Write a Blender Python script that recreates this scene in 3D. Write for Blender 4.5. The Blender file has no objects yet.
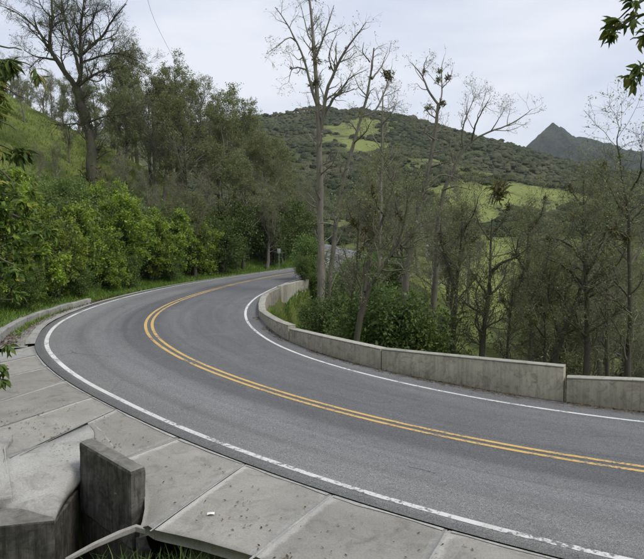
import bpy, math, random
import numpy as np

# ------------------------------------------------------------------ camera, sky, sun, exposure
scene = bpy.context.scene
COL = scene.collection
R = math.radians
EYE = np.array((0.0, 0.0, 3.7))
FPX = 560.3                      # focal length in pixels of the 644 px wide photograph
PIT = R(-2.846)
cd = bpy.data.cameras.new('camera'); cam = bpy.data.objects.new('camera', cd); COL.objects.link(cam)
cam.location = EYE; cam.rotation_euler = (R(90) + PIT, 0, 0)
cd.sensor_fit = 'HORIZONTAL'; cd.sensor_width = 36; cd.lens = 36 * FPX / 644
cd.clip_start = 0.05; cd.clip_end = 12000
scene.camera = cam
scene.render.engine = 'CYCLES'
scene.cycles.use_denoising = True
scene.cycles.max_bounces = 6; scene.cycles.transparent_max_bounces = 4
scene.view_settings.view_transform = 'Standard'; scene.view_settings.look = 'None'
scene.view_settings.gamma = 1; scene.view_settings.use_curve_mapping = False
scene.view_settings.exposure = 0.68

SUN_EL, SUN_AZ = R(55), R(118)    # azimuth clockwise from +Y, the side the light comes from
world = bpy.data.worlds.new('World'); scene.world = world; world.use_nodes = True
nt = world.node_tree; N = nt.nodes; N.clear()
sky = N.new('ShaderNodeTexSky'); sky.sky_type = 'NISHITA'; sky.sun_disc = False
sky.sun_elevation = SUN_EL; sky.sun_rotation = SUN_AZ; sky.air_density = 1.0; sky.dust_density = 2.0
tc = N.new('ShaderNodeTexCoord'); mp = N.new('ShaderNodeMapping'); mp.inputs['Scale'].default_value = (1, 1, 2.6)
nz = N.new('ShaderNodeTexNoise'); nz.inputs['Scale'].default_value = 2.1; nz.inputs['Detail'].default_value = 7; nz.inputs['Distortion'].default_value = .6
rp = N.new('ShaderNodeValToRGB')
rp.color_ramp.elements[0].position = 0.36; rp.color_ramp.elements[0].color = (4.3, 4.7, 5.6, 1)
rp.color_ramp.elements[1].position = 0.60; rp.color_ramp.elements[1].color = (5.85, 6.05, 6.5, 1)
mx = N.new('ShaderNodeMix'); mx.data_type = 'RGBA'; mx.inputs[0].default_value = 0.9
bg = N.new('ShaderNodeBackground'); bg.inputs['Strength'].default_value = 0.1
wo = N.new('ShaderNodeOutputWorld')
lk = nt.links.new
lk(tc.outputs['Generated'], mp.inputs['Vector']); lk(mp.outputs[0], nz.inputs['Vector']); lk(nz.outputs[0], rp.inputs[0])
lk(sky.outputs[0], mx.inputs[6]); lk(rp.outputs[0], mx.inputs[7]); lk(mx.outputs[2], bg.inputs['Color']); lk(bg.outputs[0], wo.inputs[0])
sl = bpy.data.lights.new('sun', 'SUN'); sl.energy = 1.5; sl.angle = R(14); sl.color = (1.0, 0.96, 0.9)
so = bpy.data.objects.new('sun', sl); COL.objects.link(so)
so.rotation_euler = (R(90) - SUN_EL, 0, -SUN_AZ + math.pi)
so.location = (0, 0, 60)

# ------------------------------------------------------------------ helpers
def px(u, v, depth):
    """world point seen at photo pixel (u, v), at that distance along +Y"""
    c, s = math.cos(PIT), math.sin(PIT); X = (u - 322) / FPX; U = (279.5 - v) / FPX
    d = np.array((X, c - U * s, s + U * c)); return EYE + d * (depth / d[1])

def mesh(name, V, Fq, mat, parent=None, smooth=True, uv=None, attr=None):
    """V (n,3); Fq list of int arrays (m,3) and / or (m,4)"""
    me = bpy.data.meshes.new(name)
    V = np.asarray(V, np.float32)
    if not isinstance(Fq, list): Fq = [Fq]
    Fq = [np.asarray(f, np.int32) for f in Fq if len(f)]
    loops = np.concatenate([f.ravel() for f in Fq]); tot = np.concatenate([np.full(len(f), f.shape[1], np.int32) for f in Fq])
    start = np.concatenate(([0], np.cumsum(tot)[:-1])).astype(np.int32)
    me.vertices.add(len(V)); me.vertices.foreach_set('co', V.ravel())
    me.loops.add(len(loops)); me.loops.foreach_set('vertex_index', loops)
    me.polygons.add(len(tot)); me.polygons.foreach_set('loop_start', start); me.polygons.foreach_set('loop_total', tot)
    if smooth: me.polygons.foreach_set('use_smooth', np.ones(len(tot), bool))
    me.update(calc_edges=True)
    if uv is not None:
        l = me.uv_layers.new(name='uv'); l.data.foreach_set('uv', np.asarray(uv, np.float32)[loops].ravel())
    for k, a in (attr or {}).items():
        at = me.attributes.new(k, 'FLOAT', 'POINT'); at.data.foreach_set('value', np.asarray(a, np.float32))
    me.materials.append(mat)
    o = bpy.data.objects.new(name, me); COL.objects.link(o)
    if parent: o.parent = parent
    return o

def empty(name, loc=(0, 0, 0), rz=0):
    o = bpy.data.objects.new(name, None); COL.objects.link(o)
    o.location = [float(v) for v in loc]; o.rotation_euler = (0, 0, rz); o.empty_display_size = .2
    return o

def tag(o, label=None, cat=None, group=None, kind=None):
    if label: o['label'] = label
    if cat: o['category'] = cat
    if group: o['group'] = group
    if kind: o['kind'] = kind
    return o

def copy_tree(o, parent=None):
    c = o.copy(); COL.objects.link(c); c.parent = parent
    for ch in o.children: copy_tree(ch, c)
    return c

def nrm(a): return a / np.maximum(np.linalg.norm(a, axis=-1, keepdims=True), 1e-9)
def sst(a, b, x): t = np.clip((x - a) / (b - a), 0, 1); return t * t * (3 - 2 * t)

_vr = np.random.default_rng(5).random((256, 256))
def vnoise(x, y, sc, oct=3):
    out = 0; amp = 1; tot = 0
    x = np.asarray(x, float) / sc; y = np.asarray(y, float) / sc
    for _ in range(oct):
        xi = np.floor(x).astype(int); yi = np.floor(y).astype(int); fx = x - xi; fy = y - yi
        fx = fx * fx * (3 - 2 * fx); fy = fy * fy * (3 - 2 * fy)
        g = lambda i, j: _vr[(xi + i) % 256, (yi + j) % 256]
        out = out + amp * ((g(0, 0) * (1 - fx) + g(1, 0) * fx) * (1 - fy) + (g(0, 1) * (1 - fx) + g(1, 1) * fx) * fy)
        tot += amp; amp *= .5; x = x * 2.03 + 7.1; y = y * 2.03 + 3.7
    return out / tot - .5

def box_faces(o=0):
    return np.array([(0, 3, 2, 1), (4, 5, 6, 7), (0, 1, 5, 4), (1, 2, 6, 5), (2, 3, 7, 6), (3, 0, 4, 7)]) + o

def bevel(o, w=.02, seg=2):
    m = o.modifiers.new('bevel', 'BEVEL'); m.width = w; m.segments = seg; m.limit_method = 'ANGLE'; m.angle_limit = R(40)

# ------------------------------------------------------------------ materials
class Mat:
    def __init__(s, name, rough=.8, spec=.3):
        s.m = bpy.data.materials.new(name); s.m.use_nodes = True; s.t = s.m.node_tree; s.n = s.t.nodes; s.n.clear()
        s.b = s.n.new('ShaderNodeBsdfPrincipled'); s.b.inputs['Roughness'].default_value = rough
        s.b.inputs['Specular IOR Level'].default_value = spec
        s.o = s.n.new('ShaderNodeOutputMaterial'); s.l(s.b.outputs[0], s.o.inputs[0])
    def l(s, a, b): s.t.links.new(a, b)
    def node(s, typ, **kw):
        n = s.n.new('ShaderNode' + typ)
        for k, v in kw.items(): setattr(n, k, v)
        return n
    def coord(s, out='Object', scale=(1, 1, 1)):
        c = s.node('TexCoord'); m = s.node('Mapping'); m.inputs['Scale'].default_value = scale
        s.l(c.outputs[out], m.inputs[0]); return m.outputs[0]
    def noise(s, vec, scale, detail=4, rough=.55, dist=0):
        n = s.node('TexNoise'); n.inputs['Scale'].default_value = scale; n.inputs['Detail'].default_value = detail
        n.inputs['Roughness'].default_value = rough; n.inputs['Distortion'].default_value = dist
        if vec is not None: s.l(vec, n.inputs['Vector'])
        return n.outputs[0]
    def ramp(s, fac, stops, interp='LINEAR'):
        r = s.node('ValToRGB'); e = r.color_ramp.elements; r.color_ramp.interpolation = interp
        while len(e) < len(stops): e.new(.5)
        for i, (p, c) in enumerate(stops):
            e[i].position = p; e[i].color = (*c, 1) if not np.isscalar(c) else (c, c, c, 1)
        s.l(fac, r.inputs[0]); return r.outputs[0]
    def mix(s, fac, a, b, blend='MIX'):
        m = s.node('Mix', data_type='RGBA', blend_type=blend)
        for v, i in ((fac, 0), (a, 6), (b, 7)):
            if isinstance(v, (int, float)): m.inputs[i].default_value = v
            elif isinstance(v, tuple): m.inputs[i].default_value = (*v, 1)
            else: s.l(v, m.inputs[i])
        return m.outputs[2]
    def math(s, op, a, b=None, c=None):
        m = s.node('Math', operation=op)
        for i, v in enumerate((a, b, c)):
            if v is None: continue
            if isinstance(v, (int, float)): m.inputs[i].default_value = v
            else: s.l(v, m.inputs[i])
        return m.outputs[0]
    def attr(s, name): a = s.node('Attribute', attribute_name=name); return a.outputs['Fac']
    def color(s, c):
        if isinstance(c, tuple): s.b.inputs['Base Color'].default_value = (*c, 1)
        else: s.l(c, s.b.inputs['Base Color'])
    def bump(s, h, strength=.4, dist=.02):
        b = s.node('Bump'); b.inputs['Strength'].default_value = strength; b.inputs['Distance'].default_value = dist
        s.l(h, b.inputs['Height']); s.l(b.outputs[0], s.b.inputs['Normal'])

def leaf_mat(name, c1, c2, c3=None, trans=.35, rough=.5):
    m = Mat(name, rough, .25)
    g = m.node('NewGeometry'); rnd = g.outputs['Random Per Island']
    st = [(0, c1), (.75, c2), (1, c3 or c2)]
    col = m.ramp(rnd, st)
    oi = m.node('ObjectInfo')
    hs = m.node('HueSaturation'); m.l(col, hs.inputs['Color'])
    m.l(m.math('MULTIPLY_ADD', oi.outputs['Random'], .35, .82), hs.inputs['Value'])
    m.l(m.math('MULTIPLY_ADD', oi.outputs['Random'], .025, .49), hs.inputs['Hue'])
    m.color(hs.outputs[0])
    tr = m.node('BsdfTranslucent'); m.l(hs.outputs[0], tr.inputs[0])
    ms = m.node('MixShader'); ms.inputs[0].default_value = trans
    m.l(m.b.outputs[0], ms.inputs[1]); m.l(tr.outputs[0], ms.inputs[2]); m.l(ms.outputs[0], m.o.inputs[0])
    return m.m

def bark_mat(name, c1, c2, c3, scale=3.0):
    m = Mat(name, .9, .1); v = m.coord('Object', (1, 1, .35))
    n = m.noise(v, scale, 6, .65); n2 = m.noise(m.coord('Object'), scale * .5, 3)
    col = m.mix(m.ramp(n2, [(.45, 0.0), (.62, 1.0)]), m.ramp(n, [(.3, c1), (.7, c2)]), c3)
    m.color(col); m.bump(n, .6, .03); return m.m

M = {}
M['bark_pale'] = bark_mat('bark_pale', (.14, .12, .095), (.30, .275, .235), (.19, .19, .14))
M['bark_dark'] = bark_mat('bark_dark', (.05, .043, .035), (.13, .115, .095), (.09, .10, .055))
M['bark_grey'] = bark_mat('bark_grey', (.10, .088, .072), (.23, .21, .18), (.16, .16, .11))
M['twig'] = bark_mat('twig', (.16, .145, .118), (.30, .275, .235), (.22, .225, .16), 1.2)
M['twig_dark'] = bark_mat('twig_dark', (.08, .07, .057), (.18, .162, .135), (.14, .15, .09), 1.2)
M['moss'] = leaf_mat('moss', (.07, .085, .03), (.14, .165, .05), (.20, .19, .08))
M['leaf_olive'] = leaf_mat('leaf_olive', (.13, .15, .06), (.225, .25, .10), (.31, .32, .15), .45)
M['leaf_grey'] = leaf_mat('leaf_grey', (.14, .16, .065), (.23, .255, .105), (.32, .32, .15), .45)
M['leaf_dark'] = leaf_mat('leaf_dark', (.06, .09, .028), (.13, .18, .05), (.20, .24, .075), .4)
M['leaf_mid'] = leaf_mat('leaf_mid', (.08, .12, .03), (.165, .235, .06), (.26, .32, .095), .4)
M['leaf_bright'] = leaf_mat('leaf_bright', (.18, .255, .03), (.37, .48, .06), (.56, .63, .16), .5)
M['leaf_near'] = leaf_mat('leaf_near', (.055, .09, .02), (.14, .20, .042), (.29, .27, .055), .4)
M['leaf_yellow'] = leaf_mat('leaf_yellow', (.22, .20, .04), (.38, .30, .06), (.34, .16, .05))
M['epiphyte'] = leaf_mat('epiphyte', (.09, .08, .04), (.17, .155, .065), (.17, .19, .06))
M['grass'] = leaf_mat('grass', (.10, .17, .028), (.20, .31, .05), (.32, .36, .11), .45)
M['litter'] = leaf_mat('litter', (.045, .028, .018), (.13, .075, .04), (.2, .13, .07), .1)

def concrete(name, c1, c2, stain, bias=.5, sc=1.0, streak=0.0, edge=False, worn=False):
    m = Mat(name, .9, .2); v = m.coord('Object')
    n1 = m.noise(v, .9 * sc, 5, .6, .4); n2 = m.noise(v, 45 * sc, 3, .6); n3 = m.noise(v, 2.6 * sc, 6, .7, .8)
    oi = m.node('ObjectInfo')
    col = m.ramp(n1, [(.3, c1), (.7, c2)])
    col = m.mix(m.ramp(n3, [(bias, 0.0), (bias + .22, .8)]), col, stain)
    if streak:
        n4 = m.noise(m.coord('Object', (1, 1, .07)), 6.5 * sc, 6, .75)
        col = m.mix(m.math('MULTIPLY', m.ramp(n4, [(.46, 0.0), (.66, 1.0)]), streak), col, stain)
    if worn:                        # upward faces mix towards a paler mottled tone, the sides keep the stained base
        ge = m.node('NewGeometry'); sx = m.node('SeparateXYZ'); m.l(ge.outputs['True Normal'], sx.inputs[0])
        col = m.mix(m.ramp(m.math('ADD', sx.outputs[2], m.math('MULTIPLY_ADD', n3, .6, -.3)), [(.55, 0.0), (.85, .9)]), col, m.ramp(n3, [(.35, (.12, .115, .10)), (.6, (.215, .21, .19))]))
    if edge:                        # cement smeared along the joints
        n5 = m.noise(v, 4.5, 5, .65, .6)
        ef = m.ramp(m.math('ADD', m.attr('edge'), m.math('MULTIPLY_ADD', n5, 1.1, -.62)), [(.42, 0.0), (.72, .85)])
        col = m.mix(ef, col, (.36, .352, .33))
    col = m.mix(.24, col, m.ramp(n2, [(.3, .25), (.7, .9)]), 'OVERLAY')
    hs = m.node('HueSaturation'); m.l(col, hs.inputs['Color']); m.l(m.math('MULTIPLY_ADD', oi.outputs['Random'], .22, .88), hs.inputs['Value'])
    m.color(hs.outputs[0]); m.bump(m.mix(.5, n2, n3), .35, .012); return m.m
M['slab'] = concrete('slab_concrete', (.215, .206, .185), (.29, .28, .252), (.145, .137, .118), .52, 1.0, 0, True)
M['slab_pale'] = concrete('pale_concrete', (.25, .245, .23), (.34, .335, .315), (.15, .145, .13), .5)
M['mortar'] = concrete('mortar', (.27, .27, .255), (.38, .375, .355), (.2, .195, .18), .46, 3)
M['wall_conc'] = concrete('wall_concrete', (.29, .27, .215), (.42, .395, .32), (.13, .118, .088), .49, 1.7, .45)
M['wall_new'] = concrete('wall_pale_concrete', (.33, .31, .25), (.44, .42, .34), (.16, .15, .11), .58, 1.0, .6)
M['coping'] = concrete('coping_concrete', (.28, .27, .235), (.38, .37, .325), (.13, .125, .10), .5, 2.2)
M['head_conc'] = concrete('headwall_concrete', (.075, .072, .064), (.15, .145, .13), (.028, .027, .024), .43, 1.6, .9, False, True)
M['pit_conc'] = concrete('pit_concrete', (.07, .066, .055), (.14, .13, .11), (.025, .025, .022), .42, 1.5, .9)

# ------------------------------------------------------------------ the road's centre line: x, y, z, heading, cross fall, half widths out / in
RD=[
(9.94,8.02,0.026,2.958,0.012,3.65,3.18),
(8.00,8.49,-0.000,2.876,0.015,3.58,3.22),
(6.10,9.11,-0.000,2.789,0.018,3.50,3.26),
(4.27,9.91,0.027,2.699,0.019,3.42,3.31),
(2.51,10.87,0.079,2.610,0.022,3.35,3.36),
(0.84,11.97,0.153,2.527,0.025,3.28,3.41),
(-0.73,13.20,0.243,2.446,0.028,3.25,3.46),
(-2.20,14.56,0.341,2.365,0.029,3.24,3.51),
(-3.55,16.04,0.442,2.275,0.026,3.29,3.58),
(-4.74,17.64,0.545,2.173,0.020,3.35,3.67),
(-5.76,19.36,0.646,2.060,0.010,3.42,3.79),
(-6.56,21.19,0.744,1.939,0.003,3.45,3.89),
(-7.14,23.10,0.838,1.819,-0.003,3.48,3.98),
(-7.49,25.07,0.927,1.707,-0.007,3.50,4.02),
(-7.64,27.07,1.011,1.609,-0.009,3.53,4.02),
(-7.61,29.06,1.092,1.528,-0.010,3.57,3.98),
(-7.45,31.06,1.171,1.465,-0.010,3.61,3.90),
(-7.17,33.04,1.248,1.418,-0.010,3.65,3.81),
(-6.82,35.01,1.325,1.381,-0.011,3.68,3.71),
(-6.41,36.96,1.401,1.352,-0.013,3.70,3.62),
(-5.94,38.91,1.477,1.324,-0.016,3.71,3.53),
(-5.42,40.84,1.552,1.295,-0.021,3.71,3.46),
(-4.84,42.75,1.625,1.264,-0.025,3.69,3.40),
(-4.19,44.65,1.697,1.229,-0.028,3.67,3.38),
(-3.48,46.51,1.768,1.193,-0.029,3.65,3.37),
(-2.70,48.36,1.839,1.156,-0.027,3.62,3.38),
(-1.85,50.17,1.910,1.119,-0.024,3.60,3.40),
(-0.94,51.95,1.983,1.084,-0.018,3.58,3.42),
(0.03,53.69,2.058,1.049,-0.012,3.56,3.45),
]
RD = np.array(RD)
def _extend():
    ds = .5; s0 = np.arange(len(RD)) * 2.0; s = np.arange(0, 56.01, ds)
    A = np.stack([np.interp(s, s0, RD[:, k]) for k in range(7)], 1)
    for k in range(7):                              # smooth the 2 m knots (cubic)
        m = np.gradient(RD[:, k], 2.0); i = np.minimum((s // 2).astype(int), len(RD) - 2); t = (s - i * 2) / 2
        A[:, k] = ((2*t**3-3*t**2+1)*RD[i, k] + (t**3-2*t**2+t)*2*m[i] + (-2*t**3+3*t**2)*RD[i+1, k] + (t**3-t**2)*2*m[i+1])
    back = []; x, y, z, th = A[0, :4]
    for j in range(60):                             # towards the right, out of the picture
        x -= math.cos(th) * ds; y -= math.sin(th) * ds; th += .02 * ds if j < 24 else 0; z += -.01 * ds * -1
        back.append((x, y, z, th, .012, 3.65, 3.2))
    fwd = []; x, y, z, th = A[-1, :4]
    for j in range(150):                            # away through the trees, swinging left and climbing
        k = .040 if 4 < j < 44 else (0 if j < 90 else .012)
        th += k * ds; x += math.cos(th) * ds; y += math.sin(th) * ds
        z += ds * float(np.interp(j, [0, 30, 50, 110, 150], [.035, .045, .075, .075, .05]))
        fwd.append((x, y, z, th, -.01, 3.55, 3.45))
    return np.vstack([np.array(back)[::-1], A, np.array(fwd)])
RC = _extend(); RS = (np.arange(len(RC)) - 60) * .5          # RS: station along the road, 0 near the right edge of the picture

def st(s):                                                    # row of the road at station s
    return np.array([np.interp(s, RS, RC[:, k]) for k in range(7)])
def rp3(s, o, dz=0.0):                                        # point at station s, offset o (+ outer side, - valley side)
    x, y, z, th, b, wl, wr = st(s); return np.array((x - math.sin(th) * o, y + math.cos(th) * o, z + b * o + dz))
def nearest(x, y):
    x = np.asarray(x, float).ravel(); y = np.asarray(y, float).ravel()
    idx = np.empty(len(x), int)
    for a in range(0, len(x), 20000):
        d = (x[a:a+20000, None] - RC[None, :, 0])**2 + (y[a:a+20000, None] - RC[None, :, 1])**2; idx[a:a+20000] = d.argmin(1)
    r = RC[idx]; dx = x - r[:, 0]; dy = y - r[:, 1]
    o = -dx * np.sin(r[:, 3]) + dy * np.cos(r[:, 3]); dist = np.hypot(dx, dy)
    return r, np.where(o >= 0, dist, -dist), RS[idx]

# skyline of the long ridge: photo pixel columns -> rise over run
_sk = np.array([(-400, 150), (100, 140), (230, 128), (285, 121), (300, 118), (330, 116), (362, 112), (385, 115), (410, 121.5), (440, 131), (470, 140), (500, 148.5), (522, 155), (550, 165), (600, 178), (640, 185), (1000, 200)], float)
R_RIDGE = 640.0
MEADOWS = [  # px column, distance, width m, depth m, strength : pasture on the far side of the valley
    (462, 215, 14, 30, 1.0), (500, 240, 30, 26, .9), (545, 260, 30, 30, .7), (510, 80, 8, 26, 1.2), (527, 120, 10, 26, 1.0), (437, 95, 6, 18, .7), (570, 80, 5, 12, .7), (470, 105, 7, 18, .8), (610, 130, 10, 20, .7),
    (365, 415, 20, 16, 1.0), (350, 500, 40, 75, .62), (378, 540, 36, 70, .55), (340, 440, 22, 30, .5), (226, 150, 9, 20, .8), (640, 300, 30, 50, .6), (470, 330, 50, 40, .5), (420, 300, 30, 20, .4), (585, 105, 8, 20, .5), (480, 150, 8, 14, .8)]
def woff(s): return np.interp(s, [4, 9, 12.5, 16, 18.5, 24, 30.5, 33.5, 40, 46, 60], [.97, 1.05, .88, .77, .68, .58, .46, .30, .52, .9, .9])   # inner line to wall face
def winner(s): return woff(s) + .30
def terrain(x, y, want=False):
    x = np.asarray(x, float); y = np.asarray(y, float); shp = x.shape
    x = x.ravel(); y = y.ravel()
    r, o, s = nearest(x, y); zr = r[:, 2] + r[:, 4] * np.clip(o, -4.5, 6)
    dist = np.hypot(x, y); az = x / np.maximum(y, .35 * np.maximum(dist, 1)); azp = 322 + FPX * np.clip(az, -1.6, 1.6)
    # far side of the valley: rises away from the camera to the ridge
    e = (251.6 - np.interp(azp, _sk[:, 0], _sk[:, 1])) / FPX
    top = e * R_RIDGE
    prof = np.interp(dist, [0, 40, 60, 80, 100, 150, 250, 400], [-15, -14, -12, -9, -6, 3, 26, 68])
    prof = np.where(prof > 3, 3 + (prof - 3) * np.clip(top / 145, .45, 1.05), prof); p4 = 3 + 65 * np.clip(top / 145, .45, 1.05)
    t = np.clip((dist - 400) / (R_RIDGE - 400), 0, 1)
    far = np.where(dist < 400, prof, p4 + (top - p4) * (t ** .9)) + 3.7
    far = np.where(dist > R_RIDGE, top + 3.7 - (dist - R_RIDGE) * .32, far)
    far = np.maximum(far, -20 - 0 * far)
    far += vnoise(x, y, 70, 3) * np.clip(dist - 60, 0, 160) * .11 + vnoise(x, y, 14, 2) * np.clip(dist - 30, 0, 60) * .03
    far = np.where(y < -30, np.maximum(3.7 + .05 * np.minimum(-y, 200), 0), far)
    # hillside on the outer side
    d = np.maximum(o - (r[:, 5] + np.interp(s, [-5, 8, 14, 20, 24], [3.9, 3.6, 2.85, 2.6, 2.35])), 0)
    steep = np.interp(s, [-20, 4, 12, 22, 40, 60, 90], [.30, .30, .42, .55, .60, .62, .5])
    hill = zr + steep * np.where(d < 1.5, d * d / 3, d - .75)
    cap = 46 + 10 * vnoise(x, y, 60, 2)
    hill = np.where(hill > cap - 16, cap - 16 * np.exp(-(hill - cap + 16) / 16), hill)
    hill += vnoise(x, y, 9, 3) * np.clip(d - 1, 0, 12) * .14
    # slope falling into the valley on the inner side
    di = np.maximum(-o - (r[:, 6] + winner(s)), 0)
    val = zr - .05 - .58 * di - np.interp(s, [18, 24, 40, 46], [.5, 1.7, 2.1, .6]) * sst(0, .8, di) + vnoise(x, y, 6, 3) * np.clip(di, 0, 8) * .12
    k = 2.5; inner = np.maximum(val, far) + np.log1p(np.exp(-np.abs(val - far) / k)) * k * np.clip(di / 12, 0, 1)
    wfar = sst(70, 150, dist) * sst(-.3, .1, az + .16)       # beyond the road's end the far slope takes over everywhere to the right
    outer = hill * (1 - wfar) + np.maximum(far, hill * .3) * wfar
    h = np.where(o >= 0, outer, inner)
    ww = sst(260, 420, dist); h = h * (1 - ww) + np.where(y > 0, np.maximum(far, np.where(az < -.25, h * (1 - sst(400, 700, dist)), -60)), h) * ww
    cor = (o > -(r[:, 6] + winner(s))) & (o < r[:, 5] + np.interp(s, [-5, 8, 14, 20, 24], [3.9, 3.6, 2.85, 2.6, 2.35]))
    h = np.where(cor, zr - .14, h)
    pd = np.hypot((x + 3.8), (y - 8.0)); h = h - 1.75 * (1 - sst(1.75, 2.35, pd)) - .55 * (1 - sst(.45, 1.0, np.hypot((x + 2.1) * .75, y - 6.2)))
    if not want: return h.reshape(shp)
    mw = np.zeros_like(h)
    for u, dd, w, dp, a in MEADOWS:
        cx = (u - 322) / FPX * dd; q = ((x - cx) / w) ** 2 + ((y - dd) / dp) ** 2
        mw = np.maximum(mw, a * np.exp(-q ** 2))
    hillgrass = np.where((o > 0) & (dist < 220) & (az < -.05), .75, 0) * sst(4, 9, d)
    verge = np.where((o > 0), sst(0, .8, d) * (1 - sst(4, 9, d)), 0) * .6 + np.where((o < 0) & (s > 18), (1 - sst(4, 12, di)) * sst(0, .5, di), 0) * .8
    return h.reshape(shp), mw, np.maximum(hillgrass, verge)
def hz(x, y): return float(terrain(np.array([x]), np.array([y]))[0])

# ------------------------------------------------------------------ ground: one sheet to the horizon
def _axis(lo, hi, step, far_lo, far_hi, g=1.037):
    a = list(np.arange(lo, hi + 1e-6, step)); st_ = step; v = hi
    while v < far_hi: st_ *= g; v += st_; a.append(v)
    st_ = step; v = lo; b = []
    while v > far_lo: st_ *= g; v -= st_; b.append(v)
    return np.array(b[::-1] + a)
gx = _axis(-26, 34, .5, -4200, 4200); gy = _axis(-2, 66, .5, -900, 5200)
GX, GY = np.meshgrid(gx, gy)
GZ, mw, gw = terrain(GX, GY, True)
nX = len(gx); ii, jj = np.meshgrid(np.arange(len(gy) - 1), np.arange(nX - 1), indexing='ij'); a0 = (ii * nX + jj).ravel()
gm = Mat('ground', .95, .05)
v = gm.coord('Object')
n_big = gm.noise(v, .035, 6, .62); n_mid = gm.noise(v, .35, 5, .65, .5); n_f = gm.noise(v, 4.0, 4, .65)
earth = gm.ramp(n_mid, [(.3, (.075, .078, .036)), (.55, (.115, .13, .048)), (.75, (.16, .165, .065))])
scrub = gm.ramp(n_big, [(.35, (.055, .068, .028)), (.52, (.10, .12, .042)), (.68, (.16, .175, .06))])
base = gm.mix(.55, earth, scrub)
fg = gm.ramp(n_mid, [(.28, (.075, .09, .025)), (.55, (.13, .155, .04)), (.8, (.19, .18, .075))])
mead = gm.ramp(n_mid, [(.25, (.11, .125, .045)), (.55, (.185, .215, .065)), (.8, (.22, .21, .10))])
gfac = gm.math('MULTIPLY', gm.attr('grassy'), gm.ramp(n_mid, [(.25, .35), (.5, 1.0)]))
base = gm.mix(gfac, base, fg)
base = gm.mix(gm.math('MULTIPLY', gm.attr('wooded'), .85), base, gm.ramp(n_mid, [(.3, (.045, .054, .026)), (.7, (.075, .083, .042))]))
mfac = gm.ramp(gm.math('ADD', gm.attr('meadow'), gm.math('MULTIPLY_ADD', n_big, 1.7, gm.math('MULTIPLY_ADD', n_mid, .8, -1.25))), [(.30, 0.0), (.68, .95)])
base = gm.mix(mfac, base, mead)
base = gm.mix(.3, base, gm.ramp(n_f, [(.3, .2), (.7, .85)]), 'OVERLAY')
gm.color(base); gm.bump(gm.mix(.5, n_f, n_mid), .7, .15)
tag(mesh('ground', np.stack([GX.ravel(), GY.ravel(), GZ.ravel()], 1), np.stack([a0, a0 + 1, a0 + nX + 1, a0 + nX], 1), gm.m,
    attr={'meadow': mw, 'grassy': gw, 'wooded': sst(190, 330, np.hypot(GX, GY).ravel())}), kind='structure')

# the pointed mountain behind the ridge
def mountain():
    D = 1750.0
    sk = np.array([(430, 162), (470, 158), (500, 152), (522, 150), (531, 141), (538, 134), (545, 128), (549, 124.5), (550.5, 124), (553, 126.5), (558, 131.5), (565, 136.5), (570, 138.5), (577, 137.5), (585, 139.5), (600, 145.5), (612, 150), (637, 152), (680, 150), (740, 158), (900, 185)], float)
    xs = np.linspace((400 - 322) / FPX * D, (900 - 322) / FPX * D, 420); ys = np.linspace(-620, 520, 130)
    X, Y = np.meshgrid(xs, ys)
    top = (251.6 - np.interp(322 + FPX * X / D, sk[:, 0], sk[:, 1])) / FPX * D + 3.7
    top += vnoise(X, Y * 0, 22, 3) * 5
    ax = np.abs(Y)
    fold = vnoise(X * 1.0, Y * .3, 80, 4) * np.clip(ax, 0, 240) * 1.0
    Z = top - np.where(Y < 0, .50 * ax, .65 * ax) - 4 * np.clip(ax / 15, 0, 1) * 0 + fold
    rocky = np.clip(1 - ax / 140, 0, 1)
    Z += vnoise(X, Y, 30, 4) * 34 * np.clip(ax / 60, 0, 1) + vnoise(X, Y, 9, 2) * 5
    nx = len(xs); i, j = np.meshgrid(np.arange(len(ys) - 1), np.arange(nx - 1), indexing='ij'); a = (i * nx + j).ravel()
    m = Mat('mountain', .95, .05); vv = m.coord('Object')
    n1 = m.noise(vv, .012, 6, .6); n2 = m.noise(vv, .08, 5, .7)
    c = m.ramp(n1, [(.35, (.024, .032, .02)), (.55, (.042, .05, .03)), (.72, (.07, .07, .044))])
    c = m.mix(.8, c, m.ramp(n2, [(.35, .08), (.65, .85)]), 'OVERLAY')
    m.color(c); m.bump(n2, .9, 6.0)
    tag(mesh('mountain', np.stack([X.ravel(), Y.ravel() + D, Z.ravel()], 1), np.stack([a, a + 1, a + nx + 1, a + nx], 1), m.m), kind='structure')
mountain()

# ------------------------------------------------------------------ road, markings
def strip(name, sa, sb, of_a, of_b, n, mat, dz, parent=None, step=.5, wob=0):
    ss = np.arange(sa, sb + 1e-6, step); rows = np.stack([np.append(st(q), woff(q)) for q in ss])
    oa = np.array([of_a(r_) for r_ in rows]); ob = np.array([of_b(r_) for r_ in rows])
    if wob: oa = oa + vnoise(ss, ss * 0, 1.1, 3) * wob; ob = ob + vnoise(ss, ss * 0 + 9, .9, 3) * wob
    t = np.linspace(0, 1, n + 1); O = oa[:, None] * (1 - t) + ob[:, None] * t
    X = rows[:, 0:1] - np.sin(rows[:, 3:4]) * O; Y = rows[:, 1:2] + np.cos(rows[:, 3:4]) * O; Z = rows[:, 2:3] + rows[:, 4:5] * O + dz
    V = np.stack([X, Y, Z], -1).reshape(-1, 3); m = n + 1
    i, j = np.meshgrid(np.arange(len(ss) - 1), np.arange(n), indexing='ij'); a = (i * m + j).ravel()
    rel = (O - 0) ; uv = np.stack([rel, np.broadcast_to(ss[:, None], O.shape)], -1).reshape(-1, 2)
    wl = rows[:, 5:6]; wr = rows[:, 6:7]
    lat = np.where(O >= 0, O / wl, O / wr).reshape(-1)
    return mesh(name, V, np.stack([a, a + m, a + m + 1, a + 1], 1), mat, parent, True, uv, {'lat': lat})

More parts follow.
